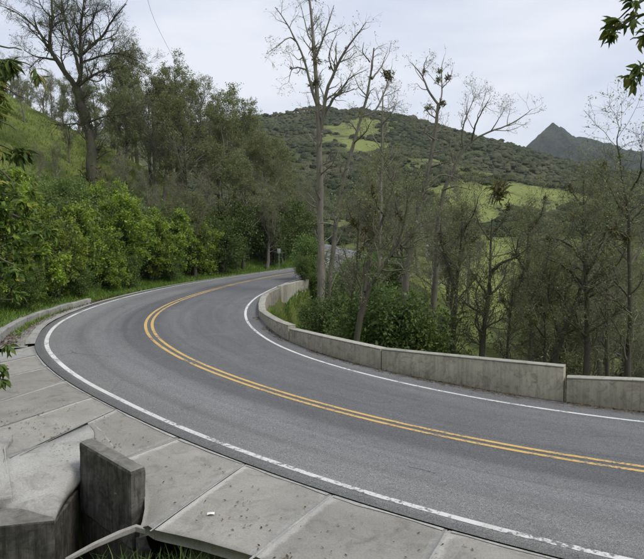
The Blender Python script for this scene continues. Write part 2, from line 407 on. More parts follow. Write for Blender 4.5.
am = Mat('asphalt', .82, .3)
uvc = am.node('UVMap'); uvo = uvc.outputs[0]
def uvs(sx, sy):
    mm = am.node('Mapping'); mm.inputs['Scale'].default_value = (sx, sy, 1); am.l(uvo, mm.inputs[0]); return mm.outputs[0]
obj = am.coord('Object')
lat = am.attr('lat')
agg = am.noise(obj, 95, 2, .7); mid = am.noise(obj, 5, 5, .65); lon = am.noise(uvs(3.2, .06), 1.0, 5, .6); big = am.noise(uvs(.35, .08), 1.0, 4, .6, .5)
band = am.node('ValToRGB'); cr = band.color_ramp; cr.elements[0].position = 0; cr.elements[1].position = 1
bands = [(0.0, 0.1425), (0.1, 0.1391), (0.25, 0.1186), (0.36, 0.1322), (0.5, 0.1072), (0.56, 0.1049), (0.615, 0.1083), (0.65, 0.1539), (0.74, 0.1767), (0.8, 0.1539), (0.86, 0.1824), (0.925, 0.171), (0.945, 0.1197)]
while len(cr.elements) < len(bands): cr.elements.new(.5)
for i_, (p_, c_) in enumerate(bands):
    cr.elements[i_].position = p_; w_ = max(0, (p_ - .6)) * .06; cr.elements[i_].color = (c_ * (.99 + w_), c_ * (1.0 + w_ * .5), c_ * (1.02 - w_ * 1.6), 1)
am.l(am.math('ADD', am.math('MULTIPLY_ADD', lat, .42, .5), am.math('MULTIPLY_ADD', mid, .03, -.015)), band.inputs[0])
col = band.outputs[0]
col = am.mix(.55, col, am.ramp(lon, [(.25, .32), (.75, .68)]), 'OVERLAY')
col = am.mix(.5, col, am.ramp(big, [(.3, .34), (.7, .66)]), 'OVERLAY')
# tyre marks: dark curved scrapes
ty = am.noise(uvs(5.5, .035), 1.0, 2, .5, .25)
col = am.mix(am.math('MULTIPLY', am.ramp(ty, [(.60, 0.0), (.70, 1.0)]), .2), col, (.045, .046, .05))
# blotches: oil, patches of dust
bl_ = am.noise(obj, 1.1, 6, .7, .8)
col = am.mix(am.math('MULTIPLY', am.ramp(bl_, [(.56, 0.0), (.72, 1.0)]), .45), col, (.075, .074, .072))
du_ = am.noise(obj, .7, 6, .7, 1.2)
col = am.mix(am.math('MULTIPLY', am.ramp(du_, [(.55, 0.0), (.75, 1.0)]), .4), col, (.20, .19, .172))
# cracks
wv = am.node('TexVoronoi', feature='DISTANCE_TO_EDGE'); wv.inputs['Scale'].default_value = .55
wd = am.node('Mix', data_type='VECTOR'); wd.inputs[0].default_value = .12; am.l(obj, wd.inputs[4])
nzc = am.node('TexNoise'); nzc.inputs['Scale'].default_value = 3; am.l(obj, nzc.inputs['Vector']); am.l(nzc.outputs[1], wd.inputs[5]); am.l(wd.outputs[1], wv.inputs['Vector'])
ck = am.math('MULTIPLY', am.ramp(wv.outputs[0], [(.0, 1.0), (.012, 0.0)]), am.ramp(am.noise(obj, .22, 3), [(.58, 0.0), (.66, .7)]))
col = am.mix(ck, col, (.035, .035, .036))
# dirt swept against the foot of the wall
dirt = am.math('MULTIPLY', am.ramp(am.math('MULTIPLY', lat, -1.0), [(.0, 0.0), (.99, 0.0)]), 1.0)
dl = am.math('ADD', am.math('MULTIPLY', lat, -1.0), am.math('MULTIPLY_ADD', mid, .5, -.25))
mrng = am.node('MapRange'); am.l(dl, mrng.inputs[0]); mrng.inputs[1].default_value = 1.14; mrng.inputs[2].default_value = 1.30
col = am.mix(am.math('MULTIPLY', mrng.outputs[0], .8), col, (.05, .044, .036))
col = am.mix(.9, col, am.ramp(agg, [(.32, .08), (.68, .92)]), 'OVERLAY')
col = am.mix(.5, col, am.ramp(am.noise(obj, 30, 3, .7), [(.3, .2), (.7, .8)]), 'OVERLAY')
am.color(col); am.bump(am.mix(.6, agg, mid), .6, .014)
am.l(am.ramp(lon, [(.3, .72), (.7, .9)]), am.b.inputs['Roughness'])
road = tag(strip('road', -30, 130, lambda r_: -(r_[6] + r_[7] + .1), lambda r_: r_[5] + .34, 20, am.m, 0), kind='structure')

def paint(name, c, wear, worn=(.13, .13, .13), sc=14):
    m = Mat(name, .7, .3); o_ = m.coord('Object'); n1 = m.noise(o_, sc, 6, .7); n2 = m.noise(o_, .8, 3)
    tyre = m.noise(o_, 2.2, 4, .7, .5)
    c = m.mix(m.math('MULTIPLY', m.ramp(tyre, [(.5, 0.0), (.7, 1.0)]), .45), c, tuple(q * .55 for q in c))
    n = m.math('MULTIPLY_ADD', n2, .55, m.math('MULTIPLY', n1, .75))
    n3 = m.noise(o_, 60, 2)
    cc = m.mix(.25, c, m.ramp(n3, [(.3, .3), (.7, .8)]), 'OVERLAY')
    m.color(m.mix(m.ramp(n, [(wear, 0.0), (wear + .07, .92)]), cc, worn)); m.bump(n3, .3, .006); return m.m
M['white_paint'] = paint('white_paint', (.62, .62, .60), .70)
M['white_worn'] = paint('worn_white_paint', (.56, .56, .54), .655)
M['yellow_paint'] = paint('yellow_paint', (.54, .365, .13), .69)
ln = strip('edge_line', -8, 16, lambda r_: r_[5] - .06, lambda r_: r_[5] + .06, 2, M['white_worn'], .004, road, .25, .02); ln['label'] = 'worn white edge line beside the concrete slabs'
ln = strip('edge_line', 16, 58, lambda r_: r_[5] - .065, lambda r_: r_[5] + .065, 2, M['white_paint'], .004, road, .25, .01)
ln = strip('edge_line', -12, 128, lambda r_: -r_[6] - .055, lambda r_: -r_[6] + .055, 2, M['white_paint'], .004, road, .25, .008)
strip('edge_line', 58, 128, lambda r_: r_[5] - .06, lambda r_: r_[5] + .06, 2, M['white_paint'], .004, road)
for c0 in (-.125, .125):
    strip('centre_line', -12, 128, lambda r_: c0 - .055, lambda r_: c0 + .055, 2, M['yellow_paint'], .004, road, .25, .008)

# ------------------------------------------------------------------ concrete apron of cast slabs along the outer edge
def apron_z(s, o):
    x, y, z, th, b, wl, wr = st(s); e = wl + .34
    return z + b * min(o, 6) - .02 - .03 * max(0, o - e)
def ap(s, o, dz=0):
    q = rp3(s, o); q[2] = apron_z(s, o) + dz; return q
apron = empty('concrete_apron', rp3(12, 4.6)); tag(apron, kind='structure')
def to_local(V, e): return np.asarray(V) - np.array(e.location)
def slab(sa_i, sa_o, sb_i, sb_o, oa, ob, mat, gap=.006, nd=8, th=.13, dip=None, rng=np.random.default_rng(3)):
    """slab between two joints; sa_* station at inner / outer end of the near joint"""
    na, nb = 14, nd; V = []; EG = []
    lift = rng.uniform(-.003, .003); tilt = rng.uniform(-.003, .003)
    for i in range(na + 1):
        u = i / na; uu = gap / 1.6 + u * (1 - 2 * gap / 1.6)
        for j in range(nb + 1):
            w = j / nb; o = (oa(sa_i) * (1 - uu) + oa(sb_i) * uu) * (1 - w) + (ob if np.isscalar(ob) else np.interp(uu, np.linspace(0, 1, len(ob)), ob)) * w
            s = (sa_i * (1 - w) + sa_o * w) * (1 - uu) + (sb_i * (1 - w) + sb_o * w) * uu
            q = ap(s, o, lift + tilt * (u - .5)); q[2] += (vnoise(q[0:1], q[1:2], .5, 2)[0]) * .01
            if dip: q[2] -= dip(q)
            V.append(q); EG.append(max(1 - min(u, 1 - u) * 1.6 / .22, 1 - w * (ob if np.isscalar(ob) else ob[0] - 0) * .4 / .16 if w < .2 else 0, 0))
    V = np.array(V); m = nb + 1; n0 = len(V)
    bd = [i * m for i in range(na + 1)] + [na * m + j for j in range(1, m)] + [i * m + nb for i in range(na - 1, -1, -1)] + [j for j in range(nb - 1, 0, -1)]
    lo = V[bd] - (0, 0, th); V2 = np.vstack([V, lo])
    Fq = [(i * m + j, (i + 1) * m + j, (i + 1) * m + j + 1, i * m + j + 1) for i in range(na) for j in range(nb)]
    nbd = len(bd); Sd = [(bd[k], bd[(k + 1) % nbd], n0 + (k + 1) % nbd, n0 + k) for k in range(nbd)]
    o_ = mesh('slab', to_local(V2, apron), np.array(Fq + Sd), mat, apron, False, None, {'edge': EG + [0] * nbd})
    return o_
inner = lambda s: st(s)[5] + .345
JT = [(1.0, 1.2), (2.6, 2.8), (4.0, 4.2), (5.5, 5.6), (7.0, 7.0), (8.5, 8.45), (10.0, 9.6), (11.5, 11.3), (13.5, 12.5), (14.5, 13.7), (16.0, 14.9), (17.5, 16.6), (19.0, 17.8), (20.3, 19.0)]
def dip_fn(q):
    d = math.hypot(q[0] + 2.78, q[1] - 7.40); return .30 * float(1 - sst(.12, .75, d))
rngS = np.random.default_rng(8)
for k in range(len(JT) - 1):
    (a_i, a_o), (b_i, b_o) = JT[k], JT[k + 1]
    mat = M['slab_pale'] if k in (12,) else M['slab']
    out = 6.05
    if k == 6: slab(a_i, a_o, b_i, b_i - .60 * (b_i - b_o), inner, (5.84, 5.74, 5.30, 5.15, 5.05, 5.0), mat, nd=14, dip=dip_fn)
    elif k == 7: slab(a_i, a_i - .57 * (a_i - a_o), b_i, b_i - .36 * (b_i - b_o), inner, (5.0, 4.95, 4.75, 4.5, 4.4), mat, nd=10)
    else: slab(a_i, a_o, b_i, b_o, inner, out if k > 5 else ((5.55, 5.60, 5.66, 5.74, 5.84) if k == 5 else (5.75, 5.55) if k == 4 else 6.7), mat, nd=14)
# smoothed mortar bands beside the joints
for k, (ji, jo) in enumerate(JT[1:-1]):
    w = rngS.uniform(.012, .03); ln_ = 1.0 if k not in (6, ) else .55
    V = []
    for t in np.linspace(0, 1, 13):
        s = ji * (1 - t * ln_) + jo * t * ln_; o = (inner(ji) + .04) * (1 - t * ln_) + 5.9 * t * ln_
        jw = w * (1 + .9 * vnoise(np.array([t * 6]), np.array([k * 3.]), 1, 2)[0])
        for sg in (-.5, .5): q = ap(s + sg * jw * 1.0, o, .006); q[2] -= dip_fn(q); V.append(q)
    mesh('mortar_joint', to_local(V, apron), np.array([(2*i, 2*i+1, 2*i+3, 2*i+2) for i in range(12)]), M['mortar'], apron)
for k in range(1, len(JT) - 1):                      # pale cement edge next to the asphalt
    (a_i, _), (b_i, _) = JT[k - 1], JT[k]
    V = []
    for t in np.linspace(.03, .97, 9):
        s = a_i * (1 - t) + b_i * t; w = .035 + .05 * abs(vnoise(np.array([s * 2.]), np.array([4.]), 1, 2)[0]) * 2
        V += [ap(s, inner(s) + .012, .010), ap(s, inner(s) + .012 + w, .011)]
    mesh('cement_edge', to_local(V, apron), np.array([(2*i, 2*i+1, 2*i+3, 2*i+2) for i in range(8)]), M['mortar'], apron)

# ------------------------------------------------------------------ drain inlet: headwall block, wing wall, pit
def prism(name, foot, z0, z1, mat, parent, bev=.02, rough=0):
    """foot: plan polygon (ccw); z0 / z1 scalars or lists"""
    n = len(foot); z0 = np.broadcast_to(z0, n); z1 = np.broadcast_to(z1, n)
    V = [(p[0], p[1], a) for p, a in zip(foot, z0)] + [(p[0], p[1], a) for p, a in zip(foot, z1)]
    V = to_local(V, parent); me = bpy.data.meshes.new(name)
    me.from_pydata([tuple(map(float, q)) for q in V], [], [tuple(range(n))[::-1], tuple(range(n, 2 * n))] + [(i, (i + 1) % n, n + (i + 1) % n, n + i) for i in range(n)])
    me.materials.append(mat); o = bpy.data.objects.new(name, me); COL.objects.link(o); o.parent = parent
    if bev: bevel(o, bev)
    if rough:
        s_ = o.modifiers.new('fine', 'SUBSURF'); s_.subdivision_type = 'SIMPLE'; s_.levels = s_.render_levels = 4
        tx = bpy.data.textures.get('cast') or bpy.data.textures.new('cast', 'CLOUDS'); tx.noise_scale = .16; tx.noise_depth = 4
        d_ = o.modifiers.new('cast', 'DISPLACE'); d_.texture = tx; d_.strength = rough; d_.mid_level = .5; d_.texture_coords = 'LOCAL'
    return o
inlet = tag(empty('drain_inlet', (-3.3, 8.0, -.2)), 'open concrete drain pit with a thick dark headwall block beside the slabs', 'drain')
hb = prism('headwall', [(-2.69, 7.72), (-2.53, 7.92), (-3.80, 9.18), (-3.97, 8.98)], -.55, .62, M['head_conc'], inlet, .05, .035)
hb['label'] = 'upright stained concrete block with a paler rounded top'
# pit walls
def pitwall(a, b, zt, name='pit_wall', th=.14, z0=-1.75, mat='pit_conc', out=1):
    a = np.array(a, float); b = np.array(b, float); d = (b - a) / np.linalg.norm(b - a); nn = np.array((-d[1], d[0])) * th * out
    f = [a, b, b + nn, a + nn]
    if out < 0: f = f[::-1]
    return prism(name, f, z0, zt, M[mat], inlet, .015)
pitwall((-2.66, 7.74), (-3.95, 9.0), -.56, out=-1)
pitwall((-3.96, 8.93), (-3.80, 7.72), -.165, out=-1)
pitwall((-2.62, 7.68), (-2.42, 7.28), -.30, out=1)
prism('pit_floor', [(-1.9, 6.5), (-2.4, 8.0), (-3.9, 9.2), (-4.3, 7.6), (-3.7, 6.4)], -1.9, -1.75, M['pit_conc'], inlet, 0)
r1 = np.array([ap(12.55, 6.0, .006) + (-.12, 0, 0), ap(12.72, 5.3, .006), ap(13.10, 4.33, .007), ap(12.6, 4.40, .007), ap(11.95, 4.62, .007)])
r2 = np.array([(-4.75, 8.02, -.03), (-4.22, 7.86, -.10), (-3.80, 7.72, -.15), (-3.94, 8.45, -.15), (-3.98, 8.95, -.13)])
tt = np.linspace(0, 1, 13); ti = np.linspace(0, 1, 5)
A1 = np.stack([np.interp(tt, ti, r1[:, k]) for k in range(3)], 1); A2 = np.stack([np.interp(tt, ti, r2[:, k]) for k in range(3)], 1)
V = []
for w in np.linspace(0, 1, 7):
    q = A1 * (1 - w) + A2 * w; q[:, 2] = A1[:, 2] + (A2[:, 2] - A1[:, 2]) * w ** 1.5; V.append(q)
V = np.array(V).reshape(-1, 3)
V[:, 2] += vnoise(V[:, 0], V[:, 1], .3, 2) * .015
Fq = [(i * 13 + j, (i + 1) * 13 + j, (i + 1) * 13 + j + 1, i * 13 + j + 1) for i in range(6) for j in range(12)]
fs = mesh('sloping_slab', to_local(V, inlet), np.array(Fq), M['slab_pale'], inlet); fs['label'] = 'pale smoothed slab sloping down into the pit'
sm = fs.modifiers.new('thick', 'SOLIDIFY'); sm.thickness = .09; sm.offset = 1 if False else -1
prism('wing_wall', [(-4.56, 8.1), (-5.28, 9.2), (-5.42, 9.7), (-5.72, 9.6), (-4.95, 7.85)], -.5, [.10, .42, .48, .50, .12], M['slab_pale'], inlet, .03, .03)
prism('return_wall', [(-3.72, 7.62), (-3.80, 7.74), (-4.40, 7.93), (-4.90, 7.80), (-4.45, 7.35)], -1.7, [-.03, -.03, .01, .03, .01], M['head_conc'], inlet, .03, .03)['label'] = 'low concrete return with a pale top and dark face'
prism('pit_lip', [(-2.20, 7.12), (-2.46, 7.25), (-2.66, 7.13), (-2.90, 6.91), (-3.14, 6.66), (-3.11, 6.62), (-2.86, 6.86), (-2.62, 7.06), (-2.45, 7.18), (-2.18, 7.05)], [.03, .02, .0, -.03, -.08, -.08, -.03, .0, .02, .03], [.10, .10, .07, .03, -.03, -.03, .03, .07, .10, .10], M['slab'], inlet, .01)

# ------------------------------------------------------------------ parapet wall on the valley side
wall = tag(empty('parapet_wall', (1.8, 16.8, .2)), 'long low stained concrete parapet wall along the inside of the bend', 'wall')
def wall_sec(pts, name='wall_section', mat='wall_conc', th=.30, down=.5, cope=True, lab=None):
    """pts: (x, y, top z, foot z) along the road face"""
    P = np.array(pts, float); n = len(P)
    seg = np.repeat(0, n); d = np.gradient(P[:, :2], axis=0); d = nrm(d); nn = np.stack([d[:, 1], -d[:, 0]], 1)
    fr = P[:, :2]; bk = P[:, :2] + nn * th
    V = []
    for i in range(n):
        ch = .02
        V += [(*fr[i], P[i, 3] - .25), (*fr[i], P[i, 2]), (*bk[i], P[i, 2]), (*bk[i], P[i, 3] - down)]
    Fq = []
    for i in range(n - 1):
        a = 4 * i; Fq += [(a + k, a + (k + 1) % 4, a + 4 + (k + 1) % 4, a + 4 + k) for k in range(4)]
    Fq += [(3, 2, 1, 0), tuple(4 * (n - 1) + k for k in range(4))]
    o = mesh(name, to_local(V, wall), np.array(Fq), M[mat], wall, False); bevel(o, .018)
    if lab: o['label'] = lab
    if cope:
        V = []
        for i in range(n):
            a, b = fr[i] - nn[i] * .008, bk[i] + nn[i] * .008
            V += [(*a, P[i, 2] + .003), (*a, P[i, 2] + .038), (*b, P[i, 2] + .038), (*b, P[i, 2] + .003)]
        c = mesh('coping', to_local(V, o) if False else to_local(V, wall), np.array(Fq), M['coping'], o, False); bevel(c, .01)
    return o
ZO = 3.7
def WP(x, y, z, h): return (x, y, z + ZO + h, z + ZO)
def along(sa, sb, off, za, zb, n=6):
    out = []
    for s in np.linspace(sa, sb, n):
        r_ = st(s); q = rp3(s, -(r_[6] + off)); t = (s - sa) / (sb - sa); out.append((q[0], q[1], za * (1 - t) + zb * t, q[2]))
    return out
def fix(pts, name='wall_section', **k): return wall_sec(pts, name, **k)
fix([(14.4, 10.6, .76, 0), (10.6, 11.7, .70, -.05), (7.47, 13.10, .635, -.08), (6.075, 13.78, .545, -.06)], lab='lower right-hand length of the parapet')
fix([(6.04, 13.865, .80, -.06), (5.2, 14.40, .79, -.04), (4.28, 15.02, .775, .01), (3.0, 15.90, .755, .08), (1.80, 16.78, .735, .14)])
fix([(1.765, 16.81, .735, .14), (.85, 17.68, .80, .23), (-.07, 18.67, .85, .32), (-.66, 19.46, .87, .40), (-1.19, 20.22, .875, .47)])
fix([(-1.235, 20.28, .99, .47), (-1.75, 21.3, 1.02, .60), (-2.30, 22.8, 1.07, .72), (-2.74, 24.3, 1.115, .85)])
fix([(-2.765, 24.42, 1.115, .85), (-3.0, 26.4, 1.22, .95), (-3.14, 28.4, 1.32, 1.03), (-3.17, 30.1, 1.40, 1.10)], down=.9)
fix([(-3.20, 30.2, 1.43, 1.1), (-2.98, 32.3, 1.50, 1.2), (-2.83, 33.4, 1.54, 1.25)], down=2.0, cope=False, lab='stained retaining panel of the far end of the wall')
fix([(-2.70, 33.45, 1.66, 1.25), (-2.32, 35.4, 1.68, 1.35), (-1.85, 37.8, 1.70, 1.45), (-1.2, 39.8, 1.74, 1.55)], down=1.9, mat='wall_new', cope=False, lab='paler retaining panel of the far end of the wall')

# ------------------------------------------------------------------ kerb on the outer side, gutter strip
kerb = tag(empty('kerb', rp3(24, 4.8)), 'broken line of pale concrete kerb blocks below the leafy bank', 'kerb')
rk = np.random.default_rng(4); s = 19.2
while s < 29.6:
    L = rk.uniform(.75, 1.15); off = 1.42 - .055 * (s - 20); h = .30 - .012 * (s - 20)
    a, b = rp3(s, st(s)[5] + off), rp3(s + L * .92, st(s + L)[5] + off - .03)
    d = (b - a)[:2]; d /= np.linalg.norm(d); nn = np.array((-d[1], d[0])) * .24
    dz = rk.uniform(-.025, .025)
    o = prism('kerb_block', [a[:2], b[:2] , b[:2] + nn, a[:2] + nn], [a[2] - .25, b[2] - .25] * 1 + [b[2] - .25, a[2] - .25], [a[2] + h + dz, b[2] + h + dz, b[2] + h + dz, a[2] + h + dz], M['slab_pale'], kerb, .025)
    s += L * .93
gut = tag(strip('gutter', 20.4, 60, lambda r_: r_[5] + .345, lambda r_: r_[5] + .345 + .26, 2, M['slab_pale'], .03, None, .5, .12), kind='structure')
g2 = tag(strip('roadside_gravel', 20.2, 31, lambda r_: r_[5] + .55, lambda r_: r_[5] + 2.5, 4, M['slab'], -.03, None, .5, .1), kind='structure')

# ------------------------------------------------------------------ trees and shrubs: growing them
def tubes(P, Rr, sides):
    """P (n,k,3) centre lines, Rr (n,k) radii -> verts, quads"""
    n, k, _ = P.shape
    T = nrm(np.gradient(P, axis=1))
    ref = np.where(np.abs(T[:, 0, 2:3]) > .9, np.array((1., 0, 0)), np.array((0, 0, 1.)))
    A = np.empty_like(T); A[:, 0] = nrm(np.cross(T[:, 0], ref))
    for c in range(1, k): A[:, c] = nrm(A[:, c - 1] - (A[:, c - 1] * T[:, c]).sum(1, keepdims=True) * T[:, c])   # carried along, no twist
    B = np.cross(T, A)
    a = np.arange(sides) / sides * 2 * np.pi
    V = P[:, :, None] + Rr[:, :, None, None] * (A[:, :, None] * np.cos(a)[None, None, :, None] + B[:, :, None] * np.sin(a)[None, None, :, None])
    base = (np.arange(n) * k * sides)[:, None, None] + (np.arange(k - 1) * sides)[None, :, None]
    j = np.arange(sides)[None, None, :]; j2 = (j + 1) % sides
    Fq = np.stack([base + j, base + j2, base + sides + j2, base + sides + j], -1).reshape(-1, 4)
    return V.reshape(-1, 3), Fq

def resample(pts, rad, k):
    pts = np.asarray(pts, float); d = np.concatenate(([0], np.cumsum(np.linalg.norm(np.diff(pts, axis=0), axis=1)))); t = np.linspace(0, d[-1], k)
    rad = np.asarray(rad, float)
    if len(rad) != len(pts): rad = np.interp(np.linspace(0, 1, len(pts)), np.linspace(0, 1, len(rad)), rad)
    P = np.stack([np.interp(t, d, pts[:, c]) for c in range(3)], 1); Rv = np.interp(t, d, rad)
    for _ in range(2): P[1:-1] = .25 * P[:-2] + .5 * P[1:-1] + .25 * P[2:]
    return P, Rv

def spawn(P, Rr, rng, dens, L, k, ang, up, jit, tmin=.25, rr=.6, rmin=.004, shorten=.55, tmax=1.0):
    """children of every branch in the batch"""
    n, kk, _ = P.shape
    plen = np.linalg.norm(np.diff(P, axis=1), axis=2).sum(1)
    cnt = rng.poisson(np.maximum(dens * plen, .01)); cnt = np.maximum(cnt, 1)
    par = np.repeat(np.arange(n), cnt); m = len(par)
    t = tmin + (tmax - tmin) * rng.random(m) ** .85; f = t * (kk - 1); i = np.minimum(f.astype(int), kk - 2); w = (f - i)[:, None]
    p0 = P[par, i] * (1 - w) + P[par, i + 1] * w; tan = nrm(P[par, i + 1] - P[par, i]); r0 = Rr[par, i] * (1 - w[:, 0]) + Rr[par, i + 1] * w[:, 0]
    q = rng.normal(size=(m, 3)); perp = nrm(q - (q * tan).sum(1, keepdims=True) * tan)
    a = rng.normal(ang, .22, m)[:, None]; d = nrm(tan * np.cos(a) + perp * np.sin(a))
    ln = L * (1 - shorten * t) * rng.uniform(.55, 1.25, m); stp = (ln / (k - 1))[:, None]
    out = np.empty((m, k, 3)); out[:, 0] = p0
    for c in range(1, k):
        d = nrm(d + rng.normal(size=(m, 3)) * jit + np.array((0, 0, up))); out[:, c] = out[:, c - 1] + d * stp
    rad = np.maximum(np.minimum(r0 * rr, .02 + ln * .022), rmin)
    Rn = rad[:, None] * np.linspace(1, .35, k)[None]
    return out, np.maximum(Rn, rmin * .6)

def leaves(P, rng, n, size, k_leaf=4, spread=.12, tmin=.15, aspect=.45, droop=0.0, clump=1):
    """leaf blades along twigs P (m,k,3)"""
    m, kk, _ = P.shape
    n0 = max(1, n // clump); par = rng.integers(0, m, n0); t = tmin + (1 - tmin) * rng.random(n0)
    par = np.repeat(par, clump); t = np.repeat(t, clump); n = len(par)
    f = t * (kk - 1); i = np.minimum(f.astype(int), kk - 2); w = (f - i)[:, None]
    c = P[par, i] * (1 - w) + P[par, i + 1] * w + rng.normal(size=(n, 3)) * spread * (.35 if clump > 1 else 1)
    d = nrm(rng.normal(size=(n, 3)) + nrm(P[par, i + 1] - P[par, i]) * .8 + np.array((0, 0, -droop)))
    nn = rng.normal(size=(n, 3)) * .7 + np.array((0, 0, 1.)); sd = nrm(np.cross(d, nn)); up = np.cross(sd, d)
    s = (size * rng.uniform(.55, 1.35, n))[:, None]; wd = s * aspect * .5
    if k_leaf == 4:
        V = np.stack([c, c + d * s * .5 + sd * wd, c + d * s, c + d * s * .5 - sd * wd], 1).reshape(-1, 3)
        b = np.arange(n)[:, None] * 4; F3 = np.concatenate([b + np.array([[0, 1, 2]]), b + np.array([[0, 2, 3]])])
    else:   # folded blade with a curved midrib
        lift = up * wd * .45; tip = c + d * s - up * s * .22; mid = c + d * s * .45
        V = np.stack([c, mid + sd * wd + lift, mid + d * s * .25 + sd * wd * .75 + lift * .6 - up * s * .06, tip, mid + d * s * .25 - sd * wd * .75 + lift * .6 - up * s * .06, mid - sd * wd + lift, mid], 1).reshape(-1, 3)
        b = np.arange(n)[:, None] * 7
        F3 = np.concatenate([b + np.array([q]) for q in ([0, 1, 6], [1, 2, 6], [2, 3, 6], [3, 4, 6], [4, 5, 6], [5, 0, 6])])
    return V, F3

def bromeliad(c, r, rng, n=46):
    """rosette / tuft of narrow leaves perched on a branch"""
    d = nrm(rng.normal(size=(n, 3)) + np.array((0, 0, .55))); s = (r * rng.uniform(.7, 1.4, n))[:, None]; sd = nrm(np.cross(d, rng.normal(size=(n, 3)))) * r * .10
    c = np.asarray(c) + rng.normal(size=(n, 3)) * r * .28
    V = np.stack([c - sd, c + sd, c + d * s * .65 + sd * .8, c + d * s - np.array((0, 0, .25)) * s, c + d * s * .65 - sd * .8], 1).reshape(-1, 3)
    b = np.arange(n)[:, None] * 5; return V, np.concatenate([b + np.array([q]) for q in ([0, 1, 2], [0, 2, 4], [4, 2, 3])])

def build(name, loc, trunk, limbs, levels, leaf, bark, twig, rng, epi=(), split=False):
    """trunk, limbs: (pts, radii) in world space; levels: kwargs of spawn; leaf: list of (material, kwargs)"""
    root = empty(name, loc); L0 = np.array(loc)
    tk = [resample(p, r_, 14) for p, r_ in trunk]
    P = np.stack([a for a, _ in tk]); Rr = np.stack([b for _, b in tk])
    P[:, 1:-1] += rng.normal(size=P[:, 1:-1].shape) * Rr[:, 1:-1, None] * .2; Rr = Rr * rng.uniform(.86, 1.16, Rr.shape)
    V, Fq = tubes(P, Rr, 8); o = mesh('trunk', V - L0, Fq, M[bark], root)
    batch, brad = P, Rr
    if limbs:
        lb = [resample(p, r_, 14) for p, r_ in limbs]; LP = np.stack([a for a, _ in lb]); LR = np.stack([b for _, b in lb])
        LP[:, 1:-1] += rng.normal(size=LP[:, 1:-1].shape) * .05 * np.maximum(LR[:, 1:-1, None] * 4, .15)
        if split:
            for q in range(len(LP)): V, Fq = tubes(LP[q:q+1], LR[q:q+1], 6); mesh('limb', V - L0, Fq, M[bark], root)
        batch = np.concatenate([P, LP]); brad = np.concatenate([Rr, LR])
    VV, FF, off = [], [], 0; allp = []
    if limbs and not split: V, Fq = tubes(LP, LR, 6); VV.append(V); FF.append(Fq); off = len(V)
    for i, lv in enumerate(levels):
        batch, brad = spawn(batch, brad, rng, **lv); allp.append(batch)
        V, Fq = tubes(batch, brad, 5 if i == 0 and len(levels) > 1 else 3); VV.append(V); FF.append(Fq + off); off += len(V)
    if VV: tag(mesh('branches', np.concatenate(VV) - L0, np.concatenate(FF), M[twig], root), kind='stuff')
    for mat, kw in leaf:
        V, F3 = leaves(allp[-1], rng, **kw); tag(mesh('crown', V - L0, F3, M[mat], root, False), kind='stuff')
    for c, r_ in epi:
        V, F3 = bromeliad(c, r_, rng); mesh('epiphyte', V - L0, F3, M['epiphyte'], root, False)
    return root

def pts(lst, D, dd=0.0, rng=None):
    """polyline from photo pixels at distance D (optionally drifting in depth)"""
    n = len(lst); return np.array([px(u, v_, D + dd * i / max(n - 1, 1)) for i, (u, v_) in enumerate(lst)])
def to_ground(P, lean=.15, sink=.4):
    """lengthen a trunk line from its first point down to the terrain"""
    p = P[0]; d = P[0] - P[min(2, len(P) - 1)]; d = d / max(abs(d[2]), .2)
    g = hz(p[0], p[1]); drop = max(p[2] - g, 0) + sink
    q = p + np.array((np.clip(d[0], -.3, .3) * drop * .5, np.clip(d[1], -.3, .3) * drop * .5, -drop)); q[2] = hz(q[0], q[1]) - sink
    mid = (p + q) / 2
    return np.vstack([q, mid, P])
def hero(name, label, cat, D, trunk, r0, r1, limbs, levels, leaf, bark='bark_grey', twig='twig', seed=1, epi=(), ddl=3.0, tufts=0):
    rng = np.random.default_rng(seed)
    T = to_ground(pts(trunk, D)); base = T[0].copy(); base[2] += .4
    dlen = np.linspace(r0, r1, len(T)); dlen[0] *= 1.35
    lb = []
    for j, (pl, ra, rb) in enumerate(limbs): lb.append((pts(pl, D, rng.uniform(-ddl, ddl)), [ra, rb]))
    ep = [(px(u, v_, D) , r_) for u, v_, r_ in epi]
    for _ in range(tufts):
        q = lb[rng.integers(0, len(lb))][0]; k = rng.integers(0, len(q) - 1); w = rng.random(); ep.append((q[k] * (1 - w) + q[k + 1] * w, rng.uniform(.10, .24)))
    o = build(name, base, [(T, dlen)], lb, levels, leaf, bark, twig, rng, ep, split=True)
    return tag(o, label, cat)

